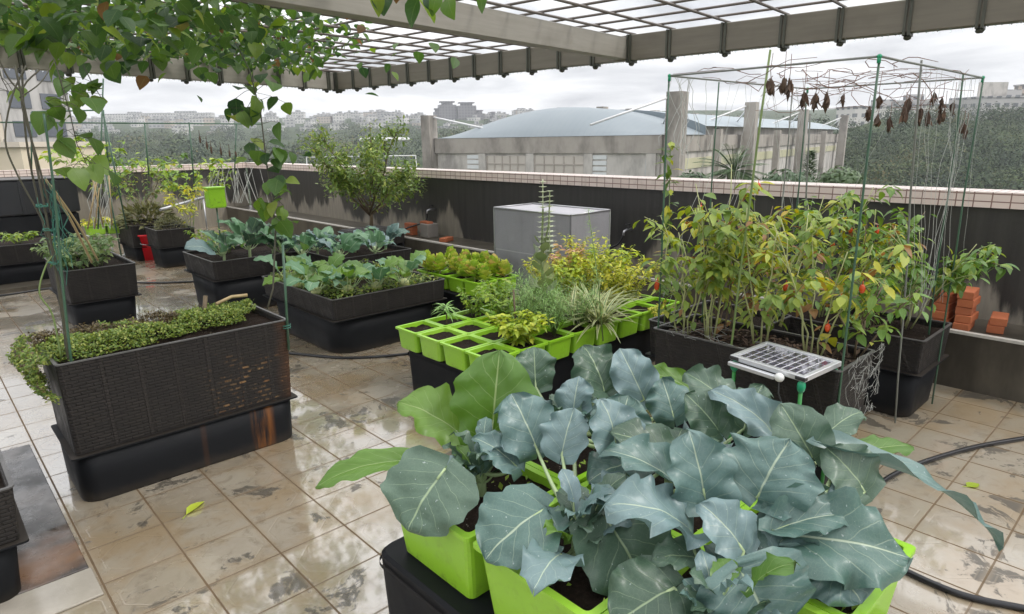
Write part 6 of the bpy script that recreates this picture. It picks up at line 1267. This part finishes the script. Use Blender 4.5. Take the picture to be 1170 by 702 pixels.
# tower block and cream building at left
dep = 75; c0 = PD(12, 140, dep); t = thing('apartment_block', 'grey apartment block with beige strips and dark windows at the upper left', 'building', LD((12-585)/745*dep, dep, -20), -YAW-.35)
b = MB(); b.box(-9, 2.6, 0, 8, 0, 46); b.build('wall', M['block_wall'], t)
for x in (-6.6, -2.4, 2.0): b = MB(); b.box(x-.45, x+.45, -.5, -.002, 0, 46); b.build('beige_strip', M['block_beige'], t)
for x in (-4.5, -.3):
    for q in range(6): z = 16.5+q*3.1; b = MB(); b.box(x-1.35, x+1.35, -.12, -.002, z, z+1.7); b.build('window', M['block_win'], t)
for q in range(6):
    
    for y0_, y1_ in ((1, 3.4), (4.6, 7)): b = MB(); b.box(2.601, 2.72, y0_, y1_, 16.5+q*3.1, 18.2+q*3.1); b.build('window', M['block_win'], t)
    b = MB(); b.box(-9, 2.6, -.25, -.003, 19+q*3.1, 19.35+q*3.1); b.build('floor_band', M['block_wall'], t)
dep = 45; c1 = PD(60, 180, dep); t = thing('cream_building', 'low cream walled building just beyond the left wall', 'building', LD((40-585)/745*dep, dep, -20), -YAW-.1); zt_ = PD(60, 168, dep).z+20
b = MB(); b.box(-9, 0.2, 0, 8, 0, zt_); b.build('wall', M['cream_wall'], t); b = MB(); b.box(-9.2, 0.4, -.25, 8.2, zt_+.01, zt_+.35); b.build('roof', M['block_beige'], t)
# lamp canopy seen over the citrus tree, palm and bushes behind the right wall
dep = 60; p = PD(447, 160, dep); t = thing('flat_canopy', 'thin pale flat canopy on a post seen above the citrus tree', 'canopy', LD((447-585)/745*dep, dep, -20)); b = MB(); zz = p.z+20; b.bevbox(-1.9, 1.9, -1.2, 1.2, zz-.12, zz+.2, .1); b.build('canopy_top', M['steel_white'], t); b = MB(); b.tube([(0, 0, 0), (0, 0, zz-.1)], .2); b.build('post', M['dark'], t)
dep = 55; p = PD(350, 180, dep); q = PD(475, 178, dep); b = MB(); b.tube([p, q], .045, n=6)
for f in (0, 1): c = p.lerp(q, f); b.tube([c, (c.x, c.y, -20)], .035, n=5)
tag(b.build('pale_railing', M['steel_white']), 'thin pale railing line seen across the trees behind the citrus tree', 'railing')
dep = 20; p = PD(838, 196, dep); t = thing('palm_tree', 'spiky green palm standing behind the right wall before the hall', 'palm', (p.x, p.y, -20)); zc = p.z+20; b = MB(); b.tube([(0, 0, 0), (.1, 0, zc*.5), (0, 0, zc)], .24, .18, 9); b.build('trunk', M['stem_b'], t); b = MB()
for k in range(30):
    a = 2.399*k; e_ = rnd.uniform(-.25, 1.25); d = Vector((math.cos(a)*math.cos(e_), math.sin(a)*math.cos(e_), math.sin(e_))); L = rnd.uniform(1.0, 1.5); pts = [Vector((0, 0, zc))+d*L*f+Vector((0, 0, -.35*L*f*f)) for f in (0, .2, .4, .6, .8, 1)]; b.tube(pts, .018, .006, 5)
    for i in range(1, 26):
        f = .15+.85*i/26; j = min(4, int(f*5)); p0 = pts[j].lerp(pts[j+1], f*5-j); sdv = d.cross(UPV).normalized()
        for s in (-1, 1): b.leaf(p0, d*.7+sdv*s+Vector((0, 0, -.15)), (0, 0, 1), .42*(1-.55*f), .035, .25, .1, 2)
b.build('crown', M['palm'], t)
for k, (px, py, dp, sz, lab) in enumerate(((925, 190, 22, .9, 'small dark pointed conifer behind the right wall'), (900, 203, 18, .7, 'low dark bush peeping over the coping left of the conifer'), (960, 200, 24, .8, 'low dark bush peeping over the coping right of the conifer'), (790, 203, 19, .55, 'small green bush tip over the coping left of the palm'))):
    p = PD(px, py, dp); t = thing('garden_conifer' if k == 0 else 'garden_bush', lab, 'bush', (p.x, p.y, -20)); zc = p.z+20; b = MB(); b.tube([(0, 0, 0), (0, 0, zc-.2)], .12, .05); b.build('trunk', M['stem_b'], t); b = MB()
    if k == 0:
        for q in range(900): f = rnd.random(); a = rnd.uniform(0, 2*PI); r = sz*.55*f*rnd.uniform(.4, 1.1); b.leaf((math.cos(a)*r, math.sin(a)*r, zc+.45-1.6*f), (math.cos(a), math.sin(a), .5), (0, 0, 1), .22, .05, .1, .1, 2)
    else: canopy(b, Vector((0, 0, zc-.2)), sz, sz*.6, 500, .16)
    b.build('crown', M['palm'], t)

# ------------------------------------------------------------------ misty air
hz = NB('pale_mist'); hz.t.nodes.remove(hz.p); pv = hz.n('ShaderNodeVolumePrincipled'); pv.inputs['Color'].default_value = (0.86, 0.89, 0.93, 1); pv.inputs['Density'].default_value = HAZE; pv.inputs['Anisotropy'].default_value = 0.25; hz.l(pv.outputs[0], hz.out.inputs['Volume'])
b = MB(); Mz = Matrix.Rotation(-YAW, 4, 'Z'); b.box(-2050, 2050, -420, 1600, -21.5, 130, M=Mz); tag(b.build('haze', hz.m), 'pale mist hanging over the city and hills', 'mist', None, 'stuff')
